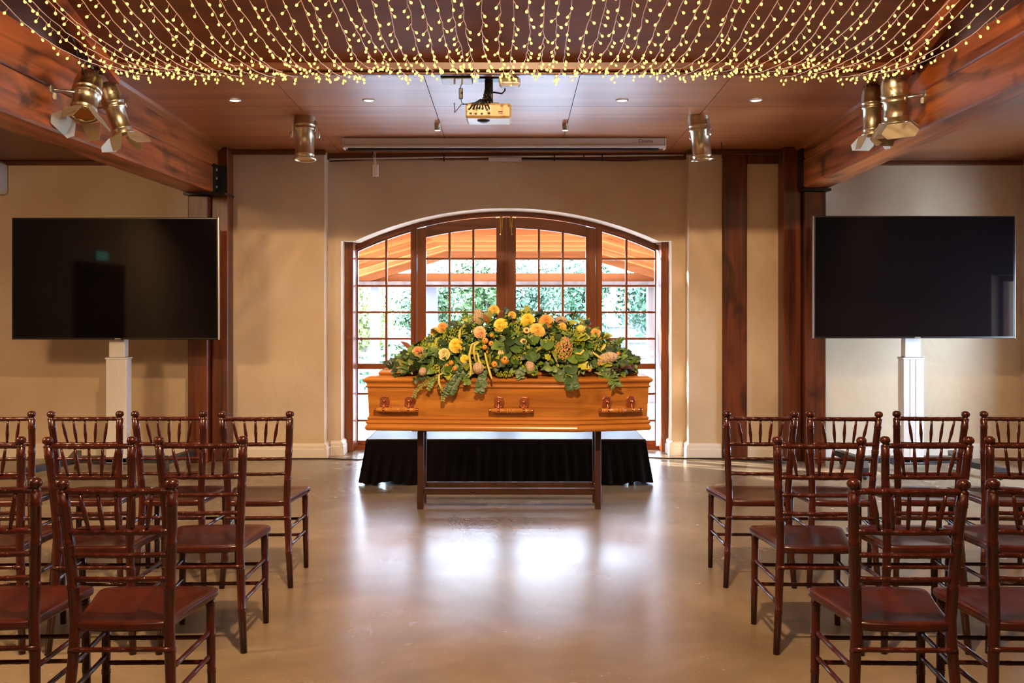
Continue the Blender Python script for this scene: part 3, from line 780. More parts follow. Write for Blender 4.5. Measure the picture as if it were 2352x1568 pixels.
# ================================================================== STAGE LAMPS (parabolic cans)
def par_can(loc, aim, label, barn=True, yoke_up=None, roll=0.0, length=.20, rad=.074, angles=(50, 50, 50, 50), gel=True, clamp=None):
    """can pivots at loc (middle of the yoke bolts); aim = direction the lens faces"""
    t = thing('stage_lamp', loc, label=label, cat='stage light', group='stage lamps under the ceiling')
    A = axis_mat((0, 0, 0), aim, roll)        # local +z = lens direction
    rb = rad * 1.12
    prof = [(.0001, -.215), (rad * .45, -.212), (rad * .8, -.195), (rad * 1.02, -.165), (rb, -.13), (rb, -.085), (rb * 1.04, -.082), (rb * 1.04, -.072), (rb, -.069), (rb, -.05), (rb * 1.03, -.047), (rb * 1.03, -.038), (rad, -.033), (rad, length - .05), (rad * 1.05, length - .046), (rad * 1.05, length - .036), (rad, length - .03), (rad, length - .012)]
    body = MB().lathe(prof, 28, A).build('can', M['brushed'], t)
    vh = MB()
    for k in range(10):
        th = 2 * math.pi * k / 10
        p = A @ Vector((rad * .83 * math.cos(th), rad * .83 * math.sin(th), -.192)); vh.ball(p, .006, 6, 4)
    vh.build('vent_hole', M['black'], body)
    MB().lathe([(rad * 1.16, length - .012), (rad * 1.2, length - .01), (rad * 1.2, length), (rad * .9, length + .001), (rad * .9, length - .011), (rad * 1.16, length - .012)], 28, A).build('lens_ring', M['brushed'], t)
    MB().lathe([(.0001, length - .006), (rad * .92, length - .006)], 24, A).build('gel', M['gel'] if gel else M['metal'], t)
    # latch clips along the side
    cl = MB()
    for th in (.4, 2.5):
        x, y = rb * 1.03 * math.cos(th), rb * 1.03 * math.sin(th)
        cl.ball(A @ Vector((x, y, -.045)), .012, 6, 5, (.7, .7, 1.6), A.to_3x3().to_4x4())
    cl.build('latch', M['metal'], body)
    side = (A.to_3x3() @ Vector((1, 0, 0))).normalized()
    # yoke
    if yoke_up is not None:
        up = Vector(yoke_up).normalized(); h = Vector(yoke_up).length
        side = (side - up * side.dot(up)).normalized()
        rw = rb + .012
        yk = MB(); fw = up.cross(side).normalized()
        def strip(p, q, wdir, nd_, w=.014, th=.003):
            a_ = Vector(p); b_ = Vector(q)
            vs = [a_ - wdir * w - nd_ * th, a_ + wdir * w - nd_ * th, a_ + wdir * w + nd_ * th, a_ - wdir * w + nd_ * th, b_ - wdir * w - nd_ * th, b_ + wdir * w - nd_ * th, b_ + wdir * w + nd_ * th, b_ - wdir * w + nd_ * th]
            yk.add(vs, [(0, 3, 2, 1), (4, 5, 6, 7), (0, 1, 5, 4), (1, 2, 6, 5), (2, 3, 7, 6), (3, 0, 4, 7)])
        for s in (-1, 1):
            strip(side * (s * rw) - up * .02, side * (s * rw) + up * (h * .7), fw, side)
            strip(side * (s * rw) + up * (h * .7), side * (s * rw * .62) + up * (h - .004), fw, (side * .7 + up * .3 * s).normalized())
        strip(side * (-rw * .64) + up * (h - .004), side * (rw * .64) + up * (h - .004), fw, up)
        yk.build('yoke', M['metal'], t, fix=True)
        for s in (-1, 1):
            MB().lathe([(.004, 0), (.022, .002), (.024, .012), (.018, .02), (.0001, .022)], 10, axis_mat(side * (s * (rw + .003)), side * s)).build('tilt_knob', M['metal'], t)
    if clamp is not None:
        c = Vector(clamp)
        q = MB().tube([(0, 0, -.0) + Vector() if False else Vector((0, 0, 0)), c * .35 + Vector((0, 0, .03)), c * .92], [.011, .011, .012], 8).build('bracket_arm', M['metal'], t)
        MB().box(c - Vector((.012, .028, .022)), c + Vector((.012, .028, .022)), .004).build('clamp', M['metal'], t)
        MB().lathe([(.004, 0), (.011, .003), (.013, .03), (.008, .04)], 10, axis_mat(c * .9 - Vector((0, 0, .015)), (0, 0, -1))).build('clamp_screw', M['white'], t)
    if barn:
        w0 = rad * .95; wl = rad * 1.55; dl = .105
        for k in range(4):
            th = k * math.pi / 2; an = math.radians(angles[k])
            rm = A @ Matrix.Rotation(th, 4, 'Z')
            e = Vector((rad * 1.22, 0, length + .002))
            out = Vector((math.sin(an), 0, math.cos(an)))
            nn = Vector((math.cos(an), 0, -math.sin(an)))
            wa, wb = (w0, wl) if k % 2 == 0 else (w0 * .9, w0 * .7)
            pts = [(-wa, 0), (wa, 0), (wb, dl * .6), (wb * .72, dl), (-wb * .72, dl), (-wb, dl * .6)]
            vs = [rm @ (e + Vector((0, u, 0)) + out * v) for u, v in pts] + [rm @ (e + Vector((0, u, 0)) + out * v + nn * .0016) for u, v in pts]
            n = 6
            MB().add(vs, [tuple(range(n)), tuple(range(2 * n - 1, n - 1, -1))] + [(i, i + n, (i + 1) % n + n, (i + 1) % n) for i in range(n)]).build('barn_door', M['brushed_d'], t, fix=True)
    return t
def at(px, py, y): return P(px, py, F / y)
beamL = 'on the left beam'
par_can(at(196, 232, 5.82), (.03, -.42, -.9), 'stage lamp with open barn doors on the left beam, nearer the camera', roll=.25, angles=(30, 20, 28, 30), clamp=(-.16, -.10, .05), yoke_up=None, length=.10)
par_can(at(268, 262, 6.30), (.28, .1, -.95), 'slim stage lamp clamped on the left beam, farther from the camera', roll=-.9, rad=.062, angles=(48, 18, 34, 20), clamp=(-.17, .02, .04), length=.14)
par_can(at(2056, 245, 6.35), (.14, .22, -.93), 'stage lamp with wide barn doors on the right beam, nearer the camera', roll=1.2, rad=.076, angles=(35, 46, 30, 30), clamp=(.15, -.12, .06), length=.10)
par_can(at(2003, 262, 6.75), (.02, .02, -1), 'slim stage lamp clamped on the right beam, farther from the camera', roll=.5, rad=.062, angles=(34, 30, 30, 24), clamp=(.17, 0, .03), length=.15)
for px, aim, lb, rl, ge in ((700, (.02, -.10, -1), 'stage lamp with amber gel hung left of the projection screen case', 0, True), (1608, (.11, .06, -1), 'stage lamp hung right of the projection screen case', 0, False)):
    y = 7.73; c = at(px, 310, y)
    par_can(c, aim, lb, barn=False, yoke_up=(0, 0, zc(y) - c.z - .002), gel=ge, length=.205, rad=.076)

# ================================================================== PROJECTOR
pj = thing('ceiling_projector', at(1122, 272, 6.5), label='cream projector on a black pole hanging from the ceiling centre', cat='projector')
z_c = zc(6.5) - pj.location.z
MB().box((-.155, -.02, 0), (.155, .24, .10), .014).build('case', M['proj'], pj)
MB().box((-.145, -.024, .016), (.02, -.0195, .085)).build('port_panel', M['brushed_d'], pj)
for k, (x, z) in enumerate([(-.13, .06), (-.10, .062), (-.07, .065), (-.04, .062), (-.12, .03), (-.085, .028), (-.045, .028), (0.005, .03), (-.01, .055)]):
    MB().box((x - .008, -.030, z - .006), (x + .008, -.0235, z + .006), .002).build('socket', M['black'], pj)
MB().box((.065, -.0215, .038), (.095, -.0195, .046)).box((.067, -.0215, .028), (.094, -.0195, .031)).build('print_mark', M['ink'], pj)
MB().lathe([(.045, 0), (.04, -.008), (.025, -.016), (.0001, -.018)], 16, Matrix.Translation((-.035, .07, 0))).build('foot', M['black'], pj)
MB().box((-.105, .06, .10), (.135, .16, .112), .003).box((-.10, .08, .11), (.07, .14, .125), .003).build('mount_plate', M['blackm'], pj)
pole = MB().box((-.028, .09, .12), (.028, .13, z_c - .001), .006).build('mount_pole', M['blackm'], pj)
MB().box((-.07, .05, z_c - .012), (.07, .17, z_c - .0005), .003).build('ceiling_plate', M['blackm'], pj)
for k in range(7):
    ph = k * .9
    pts = [Vector((-.01 + .045 * math.sin(ph + j * .7) * (1 - j / 9), .07 + .02 * math.cos(ph + j), .09 + j * (z_c - .12) / 8)) for j in range(9)]
    pts = [Vector((-.125 + k * .022, -.03, .06)), Vector((-.11 + k * .018, -.045, .085)), Vector((-.055, -.02, .125))] + pts[2:]
    MB().tube(pts, .0042, 6).build('cable', M['cable'], pj)
MB().tube([(.03, .10, .2), (.09, .1, .19), (.11, .1, .21), (.118, .1, z_c - .02), (.118, .1, z_c)], .006, 8).build('cable_duct', M['blackm'], pj)
MB().tube([(-.24, .12, .13), (-.235, .1, .06), (-.19, .06, .105), (-.1, .02, .11)], .003, 6).build('cable', M['cable'], pj)
# dongle hanging beside, black receiver box, white access point
bx = thing('receiver_box', at(1048, 180, 6.41), label='black receiver box with pale underside fixed beside the projector pole', cat='box')
hh = zc(6.60) - bx.location.z
MB().box((-.105, -.02, 0), (.105, .17, hh - .002), .004).build('case', M['black'], bx)
MB().box((-.1, -.016, -.006), (.1, .166, 0)).build('underside', M['offwhite'], bx)
for x in (-.01, .04): MB().box((x - .006, -.0265, -.045), (x + .006, -.0205, .02)).build('plug', M['black'], bx)
MB().tube([(.035, -.022, -.04), (.03, -.022, -.07)], .003, 6).build('lead', M['cable'], bx)
MB().box((.018, -.032, -.145), (.046, -.014, -.07), .004).build('adapter', M['blackm'], bx)
MB().tube([(.032, -.022, -.145), (.04, -.02, -.17), (.08, -.01, -.182)], .0025, 6).build('lead', M['cable'], bx)
ap = thing('ceiling_junction_box', at(1171, 197, 6.45), label='small white box on the ceiling right of the projector pole', cat='box')
hh = zc(6.6) - ap.location.z
MB().box((-.072, -.02, 0), (.072, .09, .06), .016).build('cover', M['offwhite'], ap)
MB().box((-.05, .0, .06), (.05, .08, hh - .001), .003).build('base', M['proj'], ap)

# ================================================================== CEILING LIGHT FITTINGS
for k, px in enumerate((539, 847, 1429, 1736)):
    y = 7.18; p = at(px, 229, y); z = zc(y)
    d = thing('recessed_downlight', (p.x, y, z - .004), label=f'round recessed downlight in the ply ceiling, {ordinal(k + 1)} from the left', cat='downlight', group='recessed downlights')
    MB().lathe([(.047, .004), (.047, -.002), (.040, -.005), (.034, -.002), (.034, .003)], 24).build('trim_ring', M['white'], d)
    MB().lathe([(.0001, -.001), (.034, -.001)], 24).build('lens', M['downl'], d)
    lamp('downlight_glow', 'SPOT', (p.x, y, z - .02), 42, (1.0, 0.82, 0.6), spot_size=math.radians(125), spot_blend=.6, shadow_soft_size=.035).parent = None
for k, px in enumerate((1005, 1298)):
    y = 7.97; p = at(px, 292, y); z = zc(y)
    d = thing('surface_downlight', (p.x, y, z - .062), label=f'small bronze cylinder ceiling light, {("left", "right")[k]} one above the screen case', cat='downlight', group='cylinder ceiling lights')
    MB().lathe([(.022, .003), (.026, .001), (.0255, .0615)], 20).build('cylinder', M['brushed_d'], d)
    MB().lathe([(.0001, .0035), (.0225, .003)], 20).build('lens', M['downl'], d)

# ================================================================== PROJECTION SCREEN CASE
s_ = 258.0
a, b = P(790, 338, s_), P(1527, 316, s_)
ps = thing('projection_screen_case', ((a.x + b.x) / 2, F / s_, a.z), label='long white projection screen case under the ceiling above the arch', cat='projection screen')
w = (b.x - a.x) / 2; hh = zc(F / s_) - a.z
MB().box((-w, -.0, 0), (w, .10, hh - .004), .004).build('case', M['case'], ps)
MB().box((-w - .004, -.014, -.004), (w + .004, .004, .018), .004).build('front_lip', M['white'], ps)
for s in (-1, 1): MB().box((s * (w + .001), -.004, -.014), (s * (w + .012), .10, hh - .006), .003).build('end_cap', M['white'], ps)
MB().box((-w + .03, .005, -.03), (w - .05, .03, -.004), .006).build('weight_bar', M['black'], ps)
fc = bpy.data.curves.new('lettering', 'FONT'); fc.body = 'Cinema'; fc.size = .042; fc.extrude = .0006
fo_ = bpy.data.objects.new('tmp', fc); COL.objects.link(fo_)
me = bpy.data.meshes.new_from_object(fo_.evaluated_get(bpy.context.evaluated_depsgraph_get())); bpy.data.objects.remove(fo_)
me.materials.append(M['ink'])
lt = inst('lettering', me, ps); lt.location = (w - .235, -.0016, .042); lt.rotation_euler = (math.radians(90), 0, 0)
# control switch hanging from the case
ctl = thing('hanging_switch', P(862, 405, 258), label='small white switch box hanging on a cord under the screen case', cat='switch')
MB().box((-.028, -.01, 0), (.028, .012, .105), .004).build('box', M['white'], ctl)
MB().box((-.030, -.008, .004), (-.0285, .010, .1)).build('side_plate', M['blackm'], ctl)
MB().tube([(-.006, 0, .105), (-.014, 0, .16), (-.008, .004, .225)], .003, 6).build('cord', M['white'], ctl)
MB().tube([(.006, 0, .105), (.0, 0, .17), (.008, .004, .225)], .003, 6).build('cord', M['white'], ctl)

# wall conduit, strip light, cables on the recess wall
cd = thing('wall_conduit', P(1165, 358, 237.5), label='thin white conduit pipe clipped along the wall below the ceiling', cat='pipe')
c0 = cd.location
MB().tube([P(757, 366, 237.5), P(1000, 361, 237.5), P(1570, 356, 237.5)], .009, 8).build('pipe', M['white'], cd, off=c0)
for px in (1020, 1273, 1341, 1383):
    q = P(px, 358, 237.5)
    MB().box((q.x - .006, q.y - .014, q.z - .05 if px != 1341 else q.z - .012), (q.x + .006, q.y + .02, q.z + .014)).build('clip', M['black'], cd, off=c0)
cb = MB().tube([P(757, 370, 237.2), P(900, 364, 237.2), P(1050, 359, 237.2), P(1180, 364, 237.6), P(1380, 368, 237.2), P(1440, 369, 237.2), P(1520, 365, 237.2), P(1570, 361, 237.2)], .006, 6).build('wall_cable', M['cable'])
tag(cb, 'black cable drooping along the wall above the arch', 'cable')
sl = thing('strip_fitting', P(1160, 370, 238.5), label='short white strip fitting on the wall above the arch', cat='light fitting')
MB().box((-.16, -.02, 0), (.16, .068, .035), .005).build('body', M['white'], sl)
MB().box((.14, -.024, -.012), (.16, .0, .002)).build('end_tab', M['white'], sl)
lc = MB().tube([P(1630, 290, 270), P(1645, 302, 262), P(1656, 324, 252), P(1660, 350, 244.5), P(1658, 362, 243.5)], .005, 6).build('lamp_cable', M['cable'])
tag(lc, 'dark cable looping from the right hung stage lamp to the wall', 'cable')
lc = MB().tube([at(148, 60, 5.45), at(170, 95, 5.6), at(178, 128, 5.72), at(196, 172, 5.8)], .005, 6).build('lamp_cable', M['cable'])
tag(lc, 'dark cable running up from the left beam stage lamp', 'cable')
fl = MB().tube([(-3.2, 9.07, .006), (-2.3, 9.06, .006), (-1.72, 9.06, .006), (-1.45, 9.0, .006), (-1.25, 9.12, .006), (-1.15, 9.3, .006)], .006, 6).build('floor_cable', M['cable'])
tag(fl, 'dark cable lying on the floor along the left wall base', 'cable')
fl = MB().tube([(1.1, 9.2, .006), (1.45, 9.08, .006), (1.7, 9.07, .006), (2.0, 9.07, .006), (2.6, 8.78, .006)], .006, 6).build('floor_cable', M['cable'])
tag(fl, 'dark cable lying on the floor along the right wall base', 'cable')

# ================================================================== FAIRY LIGHTS
NS = 66
Y0, Y1 = 6.44, 2.60
def hang(y, low, yl):
    d = y - yl
    return EYE + low + (.115 if d > 0 else .155) * d * d
for k in range(NS):
    x = -2.51 + 4.95 * k / (NS - 1) + R.uniform(-.012, .012)
    low, yl = 1.405 + R.uniform(-.014, .014), 5.38 + R.uniform(-.15, .15)
    n = 44; pts = []
    wob = [R.uniform(-.006, .006) for _ in range(n + 1)]
    for i in range(n + 1):
        y = Y0 + (Y1 - Y0) * i / n
        pts.append(Vector((x + wob[i] + .008 * math.sin(i * .35 + k), y, min(hang(y, low, yl), zrake(y) - .01 if y < 6.35 else 9))))
    top = pts[-1]; pts.append(Vector((top.x, Y1 - .1, zrake(Y1 - .1) - .002)))
    left = k < NS / 2
    idx = k + 1 if left else NS - k
    f_ = thing('fairy_light_string', (x, Y0, pts[0].z), label=f'warm fairy light string, {ordinal(idx)} counted from the {"left" if left else "right"} beam', cat='string lights', group='fairy light strings under the ceiling')
    o0 = f_.location
    MB().tube(pts, .0026, 4, False).build('wire', M['wire'], f_, off=o0)
    bm = MB(); stem = MB(); L = 0.0
    d = R.uniform(.01, .06)
    for i in range(n):
        a, b = pts[i], pts[i + 1]; sl_ = (b - a).length
        while d < L + sl_:
            p = a.lerp(b, (d - L) / sl_)
            ang = R.uniform(0, 2 * math.pi); q = p + Vector((math.cos(ang) * .016, math.sin(ang) * .006, -.010 - .014 * R.random()))
            dr = (q - p).normalized()
            stem.tube([p, q], .0012, 3, False)
            bm.lathe([(.002, 0), (.0068, .006), (.0075, .011), (.005, .016), (.0003, .018)], 6, axis_mat(q, dr))
            d += R.uniform(.075, .13)
        L += sl_
    for i in range(2):       # dangling end
        q = pts[0] + Vector((R.uniform(-.02, .02), R.uniform(-.02, .01), -.02 - .02 * i)); stem.tube([pts[0], q], .0012, 3, False)
        bm.lathe([(.002, 0), (.0068, .006), (.0075, .011), (.005, .016), (.0003, .018)], 6, axis_mat(q, (0, 0, -1)))
    tag(bm.build('bulbs', M['bulb'], f_, off=o0), kind='stuff')
    tag(stem.build('bulb_stems', M['wire'], f_, off=o0), kind='stuff')

# ================================================================== FLORAL SPRAY
def leafmat(name, c1, c2, rough=.45, tl=.25):
    m = mat(name, c1, rough); nd, lk, b = nodes(m)
    info = nd.new('ShaderNodeObjectInfo'); mp = coords(nd, lk, (1, 1, 1))
    n1 = noise(nd, lk, mp.outputs[0], 14, 2)
    ad = nd.new('ShaderNodeMath'); ad.operation = 'MULTIPLY_ADD'; lk.new(info.outputs['Random'], ad.inputs[0]); ad.inputs[1].default_value = .6
    mm = nd.new('ShaderNodeMath'); mm.operation = 'MULTIPLY'; lk.new(n1.outputs['Fac'], mm.inputs[0]); mm.inputs[1].default_value = .5
    lk.new(mm.outputs[0], ad.inputs[2])
    rp = ramp(nd, [(0.15, c1), (0.85, c2)]); lk.new(ad.outputs[0], rp.inputs[0]); lk.new(rp.outputs[0], b.inputs['Base Color'])
    return m
G = {'dark': leafmat('leaf_dark_green', rgb(24, 44, 16), rgb(46, 72, 26)), 'euc': leafmat('leaf_eucalyptus', rgb(48, 80, 40), rgb(88, 116, 58)),
     'mid': leafmat('leaf_mid_green', rgb(66, 102, 30), rgb(108, 138, 44)), 'lime': leafmat('leaf_yellow_green', rgb(138, 150, 36), rgb(186, 186, 60)),
     'brown': leafmat('leaf_bronze', rgb(120, 62, 24), rgb(160, 92, 40)), 'plum': leafmat('leaf_plum', rgb(50, 22, 24), rgb(84, 40, 40)),
     'olive': leafmat('leaf_olive', rgb(104, 112, 36), rgb(140, 140, 52))}
def petal(name, c1, c2):
    m = mat(name, c1, .5); nd, lk, b = nodes(m)
    mp = coords(nd, lk, (1, 1, 1)); n1 = noise(nd, lk, mp.outputs[0], 40, 2)
    rp = ramp(nd, [(0.3, c1), (0.7, c2)]); lk.new(n1.outputs['Fac'], rp.inputs[0]); lk.new(rp.outputs[0], b.inputs['Base Color'])
    b.inputs['Subsurface Weight'].default_value = .0
    return m
PT = {'yellow': petal('petal_yellow', rgb(255, 222, 70), rgb(255, 236, 130)), 'amber': petal('petal_amber', rgb(255, 212, 100), rgb(255, 228, 150)),
      'orange': petal('petal_orange', rgb(255, 194, 100), rgb(255, 216, 146)), 'peach': petal('petal_peach', rgb(255, 198, 148), rgb(255, 222, 184)),
      'coral': petal('petal_coral', rgb(250, 172, 126), rgb(252, 198, 158)), 'cream': petal('petal_cream', rgb(242, 234, 160), rgb(250, 244, 200)),
      'pink': petal('petal_pink', rgb(214, 130, 104), rgb(232, 168, 130)), 'thistle': petal('thistle_blue', rgb(40, 56, 66), rgb(74, 92, 98)),
      'nut': petal('gum_nut_orange', rgb(214, 140, 48), rgb(232, 170, 84)), 'bean': petal('bean_pod', rgb(196, 178, 72), rgb(220, 204, 112))}
def banksia_mat():
    m = mat('banksia_cone', rgb(176, 140, 104), .8); nd, lk, b = nodes(m)
    mp = coords(nd, lk, (1, 1, 1)); v = nd.new('ShaderNodeTexVoronoi'); v.inputs['Scale'].default_value = 190; lk.new(mp.outputs[0], v.inputs['Vector'])
    rp = ramp(nd, [(0.2, rgb(236, 212, 180)), (0.75, rgb(150, 112, 84))]); lk.new(v.outputs['Distance'], rp.inputs[0]); lk.new(rp.outputs[0], b.inputs['Base Color'])
    bump(nd, lk, b, v.outputs['Distance'], -.8, .006)
    return m
M['banksia'] = banksia_mat()
M['darkcore'] = mat('flower_core', rgb(92, 52, 18), .8)
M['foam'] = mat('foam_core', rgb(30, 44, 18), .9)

ZB = .985
TOPL = [(885, 856), (900, 842), (930, 815), (975, 787), (1010, 762), (1050, 744), (1100, 731), (1150, 722), (1210, 716), (1265, 726), (1320, 741), (1360, 759), (1400, 787), (1435, 812), (1470, 842), (1480, 856)]
def Hx(x):
    px = x * 318 + CX
    if px <= TOPL[0][0] or px >= TOPL[-1][0]: return .03
    for (a, b), (c, d) in zip(TOPL, TOPL[1:]):
        if a <= px <= c:
            py = b + (d - b) * (px - a) / (c - a); return max(.03, EYE + (HZ - py) / 318 - ZB)
def Wx(x): return .115 + .15 * math.sqrt(max(0, 1 - (x / .95) ** 2))
def lid_edge(x):
    return (6.745 + (x + .985) / 1.435 * (-.09) if x < .45 else 6.655 + (x - .45) / .505 * .105) - .04
def FP(px, py, k=1.0):
    """point of the spray's front surface seen at photo pixel, with outward normal"""
    y = 6.72
    for _ in range(8):
        s = F / y; x = (px - CX) / s; z = EYE + (HZ - py) / s
        u = (z - ZB) / Hx(x)
        if z < .955: y = lid_edge(x) - .012
        else:
            u = max(0, min(.995, u)); y = YC - .02 - Wx(x) * math.sqrt(1 - u * u) * k
    u = max(0, min(.98, (z - ZB) / Hx(x)))
    nrm = Vector((.35 * x, -math.sqrt(1 - u * u), .75 * u + .12)).normalized()
    return Vector((x, y, z)), nrm
spray = thing('floral_spray', (0, YC - .02, ZB), label='large yellow and orange floral spray with trailing greenery on the coffin lid', cat='flowers')
fo0 = spray.location
def put(name, me, px, py, scale=1.0, aim=None, jit=.25, lift=0.0, roll=None, parent=None):
    p, n = FP(px, py)
    d = Vector(aim) if aim is not None else (n + Vector((R.uniform(-jit, jit), R.uniform(-jit, jit) * .5, R.uniform(-jit, jit))))
    Mx = axis_mat(p + n * lift - fo0, d, R.uniform(0, 6.28) if roll is None else roll) @ Matrix.Scale(scale, 4)
    return inst(name, me, parent or spray, Mx)
def rose_mesh(r, layers=7, seed=0, open_=1.0):
    q = random.Random(seed); m = MB()
    for l in range(layers):
        f = (l + 1) / layers; n = 3 + (l + 1) // 2
        for k in range(n):
            a0 = 2 * math.pi * (k / n) + l * 2.4 + q.uniform(-.15, .15); wd = math.pi / n * 1.5
            ht = r * (.78 - .62 * f ** 1.6 * open_); zb = ht - r * .5
            vs = []
            for j in range(4):
                v = j / 3
                for i in range(5):
                    u = (i - 2) / 2
                    rad = r * f * (.55 + .40 * v ** .7) + r * .14 * f * v * v * open_
                    z = zb + (ht - zb) * v - abs(u) ** 2 * r * .16 * v - r * .12 * f * open_ * v ** 4
                    a = a0 + u * wd
                    vs.append((rad * math.cos(a), rad * math.sin(a), z))
            m.add(vs, [(j * 5 + i, j * 5 + i + 1, (j + 1) * 5 + i + 1, (j + 1) * 5 + i) for j in range(3) for i in range(4)], True)
    m.ball((0, 0, r * .42), r * .14, 8, 6, (1, 1, 2.2)).ball((0, 0, -r * .1), r * .6, 10, 6, (1, 1, .8))
    return m
def daisy_mesh(r):
    m = MB()
    for ring, (n, rr, t) in enumerate(((14, 1.0, .15), (12, .82, .4))):
        for k in range(n):
            a = 2 * math.pi * (k + .5 * ring) / n; w = r * .3
            d = Vector((math.cos(a), math.sin(a), t)); s = Vector((-math.sin(a), math.cos(a), 0))
            pts = [Vector((0, 0, 0)) + d * r * .2, d * r * .65 * rr + s * w * .7, d * r * rr, d * r * .65 * rr - s * w * .7]
            m.add(pts, [(0, 1, 2, 3)], True)
    return m
def mum_mesh(r, n=90, seed=3):
    m = MB(); q = random.Random(seed)
    for k in range(n):
        z = 1 - 1.5 * (k + .5) / n; a = k * 2.39996; rr = math.sqrt(max(0, 1 - z * z))
        d = Vector((rr * math.cos(a), rr * math.sin(a), z)).normalized(); s = d.orthogonal().normalized(); t = d.cross(s)
        c = d * r * .55; e = d * r * q.uniform(.9, 1.05); w = r * .13
        m.add([c - s * w, c - t * w, c + s * w, c + t * w, e], [(0, 1, 4), (1, 2, 4), (2, 3, 4), (3, 0, 4)], True)
    m.ball((0, 0, 0), r * .6, 10, 6)
    return m
def leaf_mesh(L, Wd, curl=.2, fold=.18, n=5, pw=.8, lobes=0):
    m = MB(); vs = []
    for j in range(n + 1):
        t = j / n; hw = Wd * (math.sin(math.pi * min(1, .03 + t * .97)) ** pw) * (1 + (.22 * math.cos(lobes * t * 6.28) if lobes else 0))
        x = L * t; z = -curl * L * t * t
        vs += [(x, -hw, z + fold * hw), (x, 0, z), (x, hw, z + fold * hw)]
    fs = []
    for j in range(n):
        for i in (0, 1): fs.append((j * 3 + i, (j + 1) * 3 + i, (j + 1) * 3 + i + 1, j * 3 + i + 1))
    return m.add(vs, fs, True)
# dark core so that no light shines through
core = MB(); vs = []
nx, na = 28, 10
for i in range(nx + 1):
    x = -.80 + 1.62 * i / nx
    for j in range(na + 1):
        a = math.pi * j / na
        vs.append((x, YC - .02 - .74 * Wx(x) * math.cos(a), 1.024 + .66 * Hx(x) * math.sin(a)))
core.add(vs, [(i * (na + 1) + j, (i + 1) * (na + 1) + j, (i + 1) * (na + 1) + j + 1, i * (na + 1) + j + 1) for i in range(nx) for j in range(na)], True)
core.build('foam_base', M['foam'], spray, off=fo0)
# loose filler foliage
def filler(name, mt, N, lens, wid, shell, ymin=-1, px_rng=(918, 1448), seed=5, bias=None):
    q = random.Random(seed); m = MB()
    for _ in range(N):
        x = (q.uniform(*px_rng) - CX) / 318; u = q.uniform(.02, .98) ** .8
        a = math.asin(min(.99, u)); a = a if q.random() < .72 else math.pi - a
        k = q.uniform(*shell)
        p = Vector((x, YC - .02 - Wx(x) * math.cos(a) * k, ZB + .015 + Hx(x) * math.sin(a) * k))
        nrm = Vector((x * .6 + q.uniform(-.5, .5), -math.cos(a) + q.uniform(-.5, .5), math.sin(a) + q.uniform(-.4, .6))).normalized()
        L = q.uniform(*lens); lf = leaf_mesh(L, L * q.uniform(*wid), q.uniform(0, .5), .2, 3)
        t = nrm.orthogonal().normalized(); ang = q.uniform(0, 6.28)
        t = (t * math.cos(ang) + nrm.cross(t) * math.sin(ang)); d = (t * .8 + nrm * .6).normalized()
        b = d.cross(nrm).normalized(); c = b.cross(d)
        mx = Matrix((d, b, c)).transposed().to_4x4(); mx.translation = p
        m.add([mx @ Vector(v) for v in lf.v], lf.f, True)
    return tag(m.build(name, mt, spray, off=fo0), kind='stuff')
filler('filler_foliage', G['dark'], 1500, (.035, .07), (.25, .42), (.72, .99), seed=5)
filler('filler_foliage', G['mid'], 900, (.03, .06), (.2, .4), (.84, 1.04), seed=6)
filler('filler_foliage', G['euc'], 500, (.03, .055), (.3, .5), (.86, 1.05), seed=7)
filler('filler_foliage', G['lime'], 500, (.018, .036), (.2, .35), (.92, 1.08), seed=8)
# goldenrod-like fluffy clusters
q = random.Random(21)
for px, py, rx, ry, n in [(1075, 750, 26, 18, 150), (1040, 775, 22, 16, 130), (1000, 790, 24, 14, 120), (975, 800, 18, 10, 90), (1195, 755, 16, 18, 110), (1315, 775, 26, 20, 170), (1265, 795, 22, 18, 130), (1375, 795, 22, 14, 110), (1208, 728, 12, 14, 70), (1338, 745, 18, 10, 70), (1160, 860, 20, 6, 60), (1015, 848, 24, 10, 90), (1195, 815, 14, 14, 60), (1410, 795, 14, 10, 50)]:
    m = MB()
    for _ in range(n):
        th = q.uniform(0, 6.28); rr = math.sqrt(q.random())
        p, nn = FP(px + rx * rr * math.cos(th), py + ry * rr * math.sin(th)); p = p + nn * q.uniform(.0, .03)
        m.ball(p, q.uniform(.004, .0075), 5, 3, (1, 1, 1.3))
    tag(m.build('goldenrod_cluster', G['lime'], spray, off=fo0), kind='stuff')
# single leaves
LM = {}
for nm, args, ms in (('round_leaf', (.075, .036, .15, .12, 6, .55), ('euc', 'dark', 'mid')), ('oval_leaf', (.085, .026, .3, .2, 6, .8), ('dark', 'mid', 'olive')), ('narrow_leaf', (.10, .011, .4, .2, 6, .8), ('mid', 'olive', 'euc')), ('lobed_leaf', (.09, .036, .25, .3, 12, .6, 3), ('mid', 'dark', 'lime'))):
    for g in ms: LM[nm, g] = leaf_mesh(*args).mesh(nm, G[g])
keys = list(LM)
def put_leaf(nm, g, p, nrm, tang, sc_=1.0):
    d = (tang * .85 + nrm * .45).normalized(); b = d.cross(nrm).normalized(); c = b.cross(d)
    c, b = (c, b) if c.dot(nrm) > 0 else (-c, -b)
    mx = Matrix((d, b, c)).transposed().to_4x4(); mx.translation = p - fo0
    return inst(nm, LM[nm, g], spray, mx @ Matrix.Scale(sc_, 4))
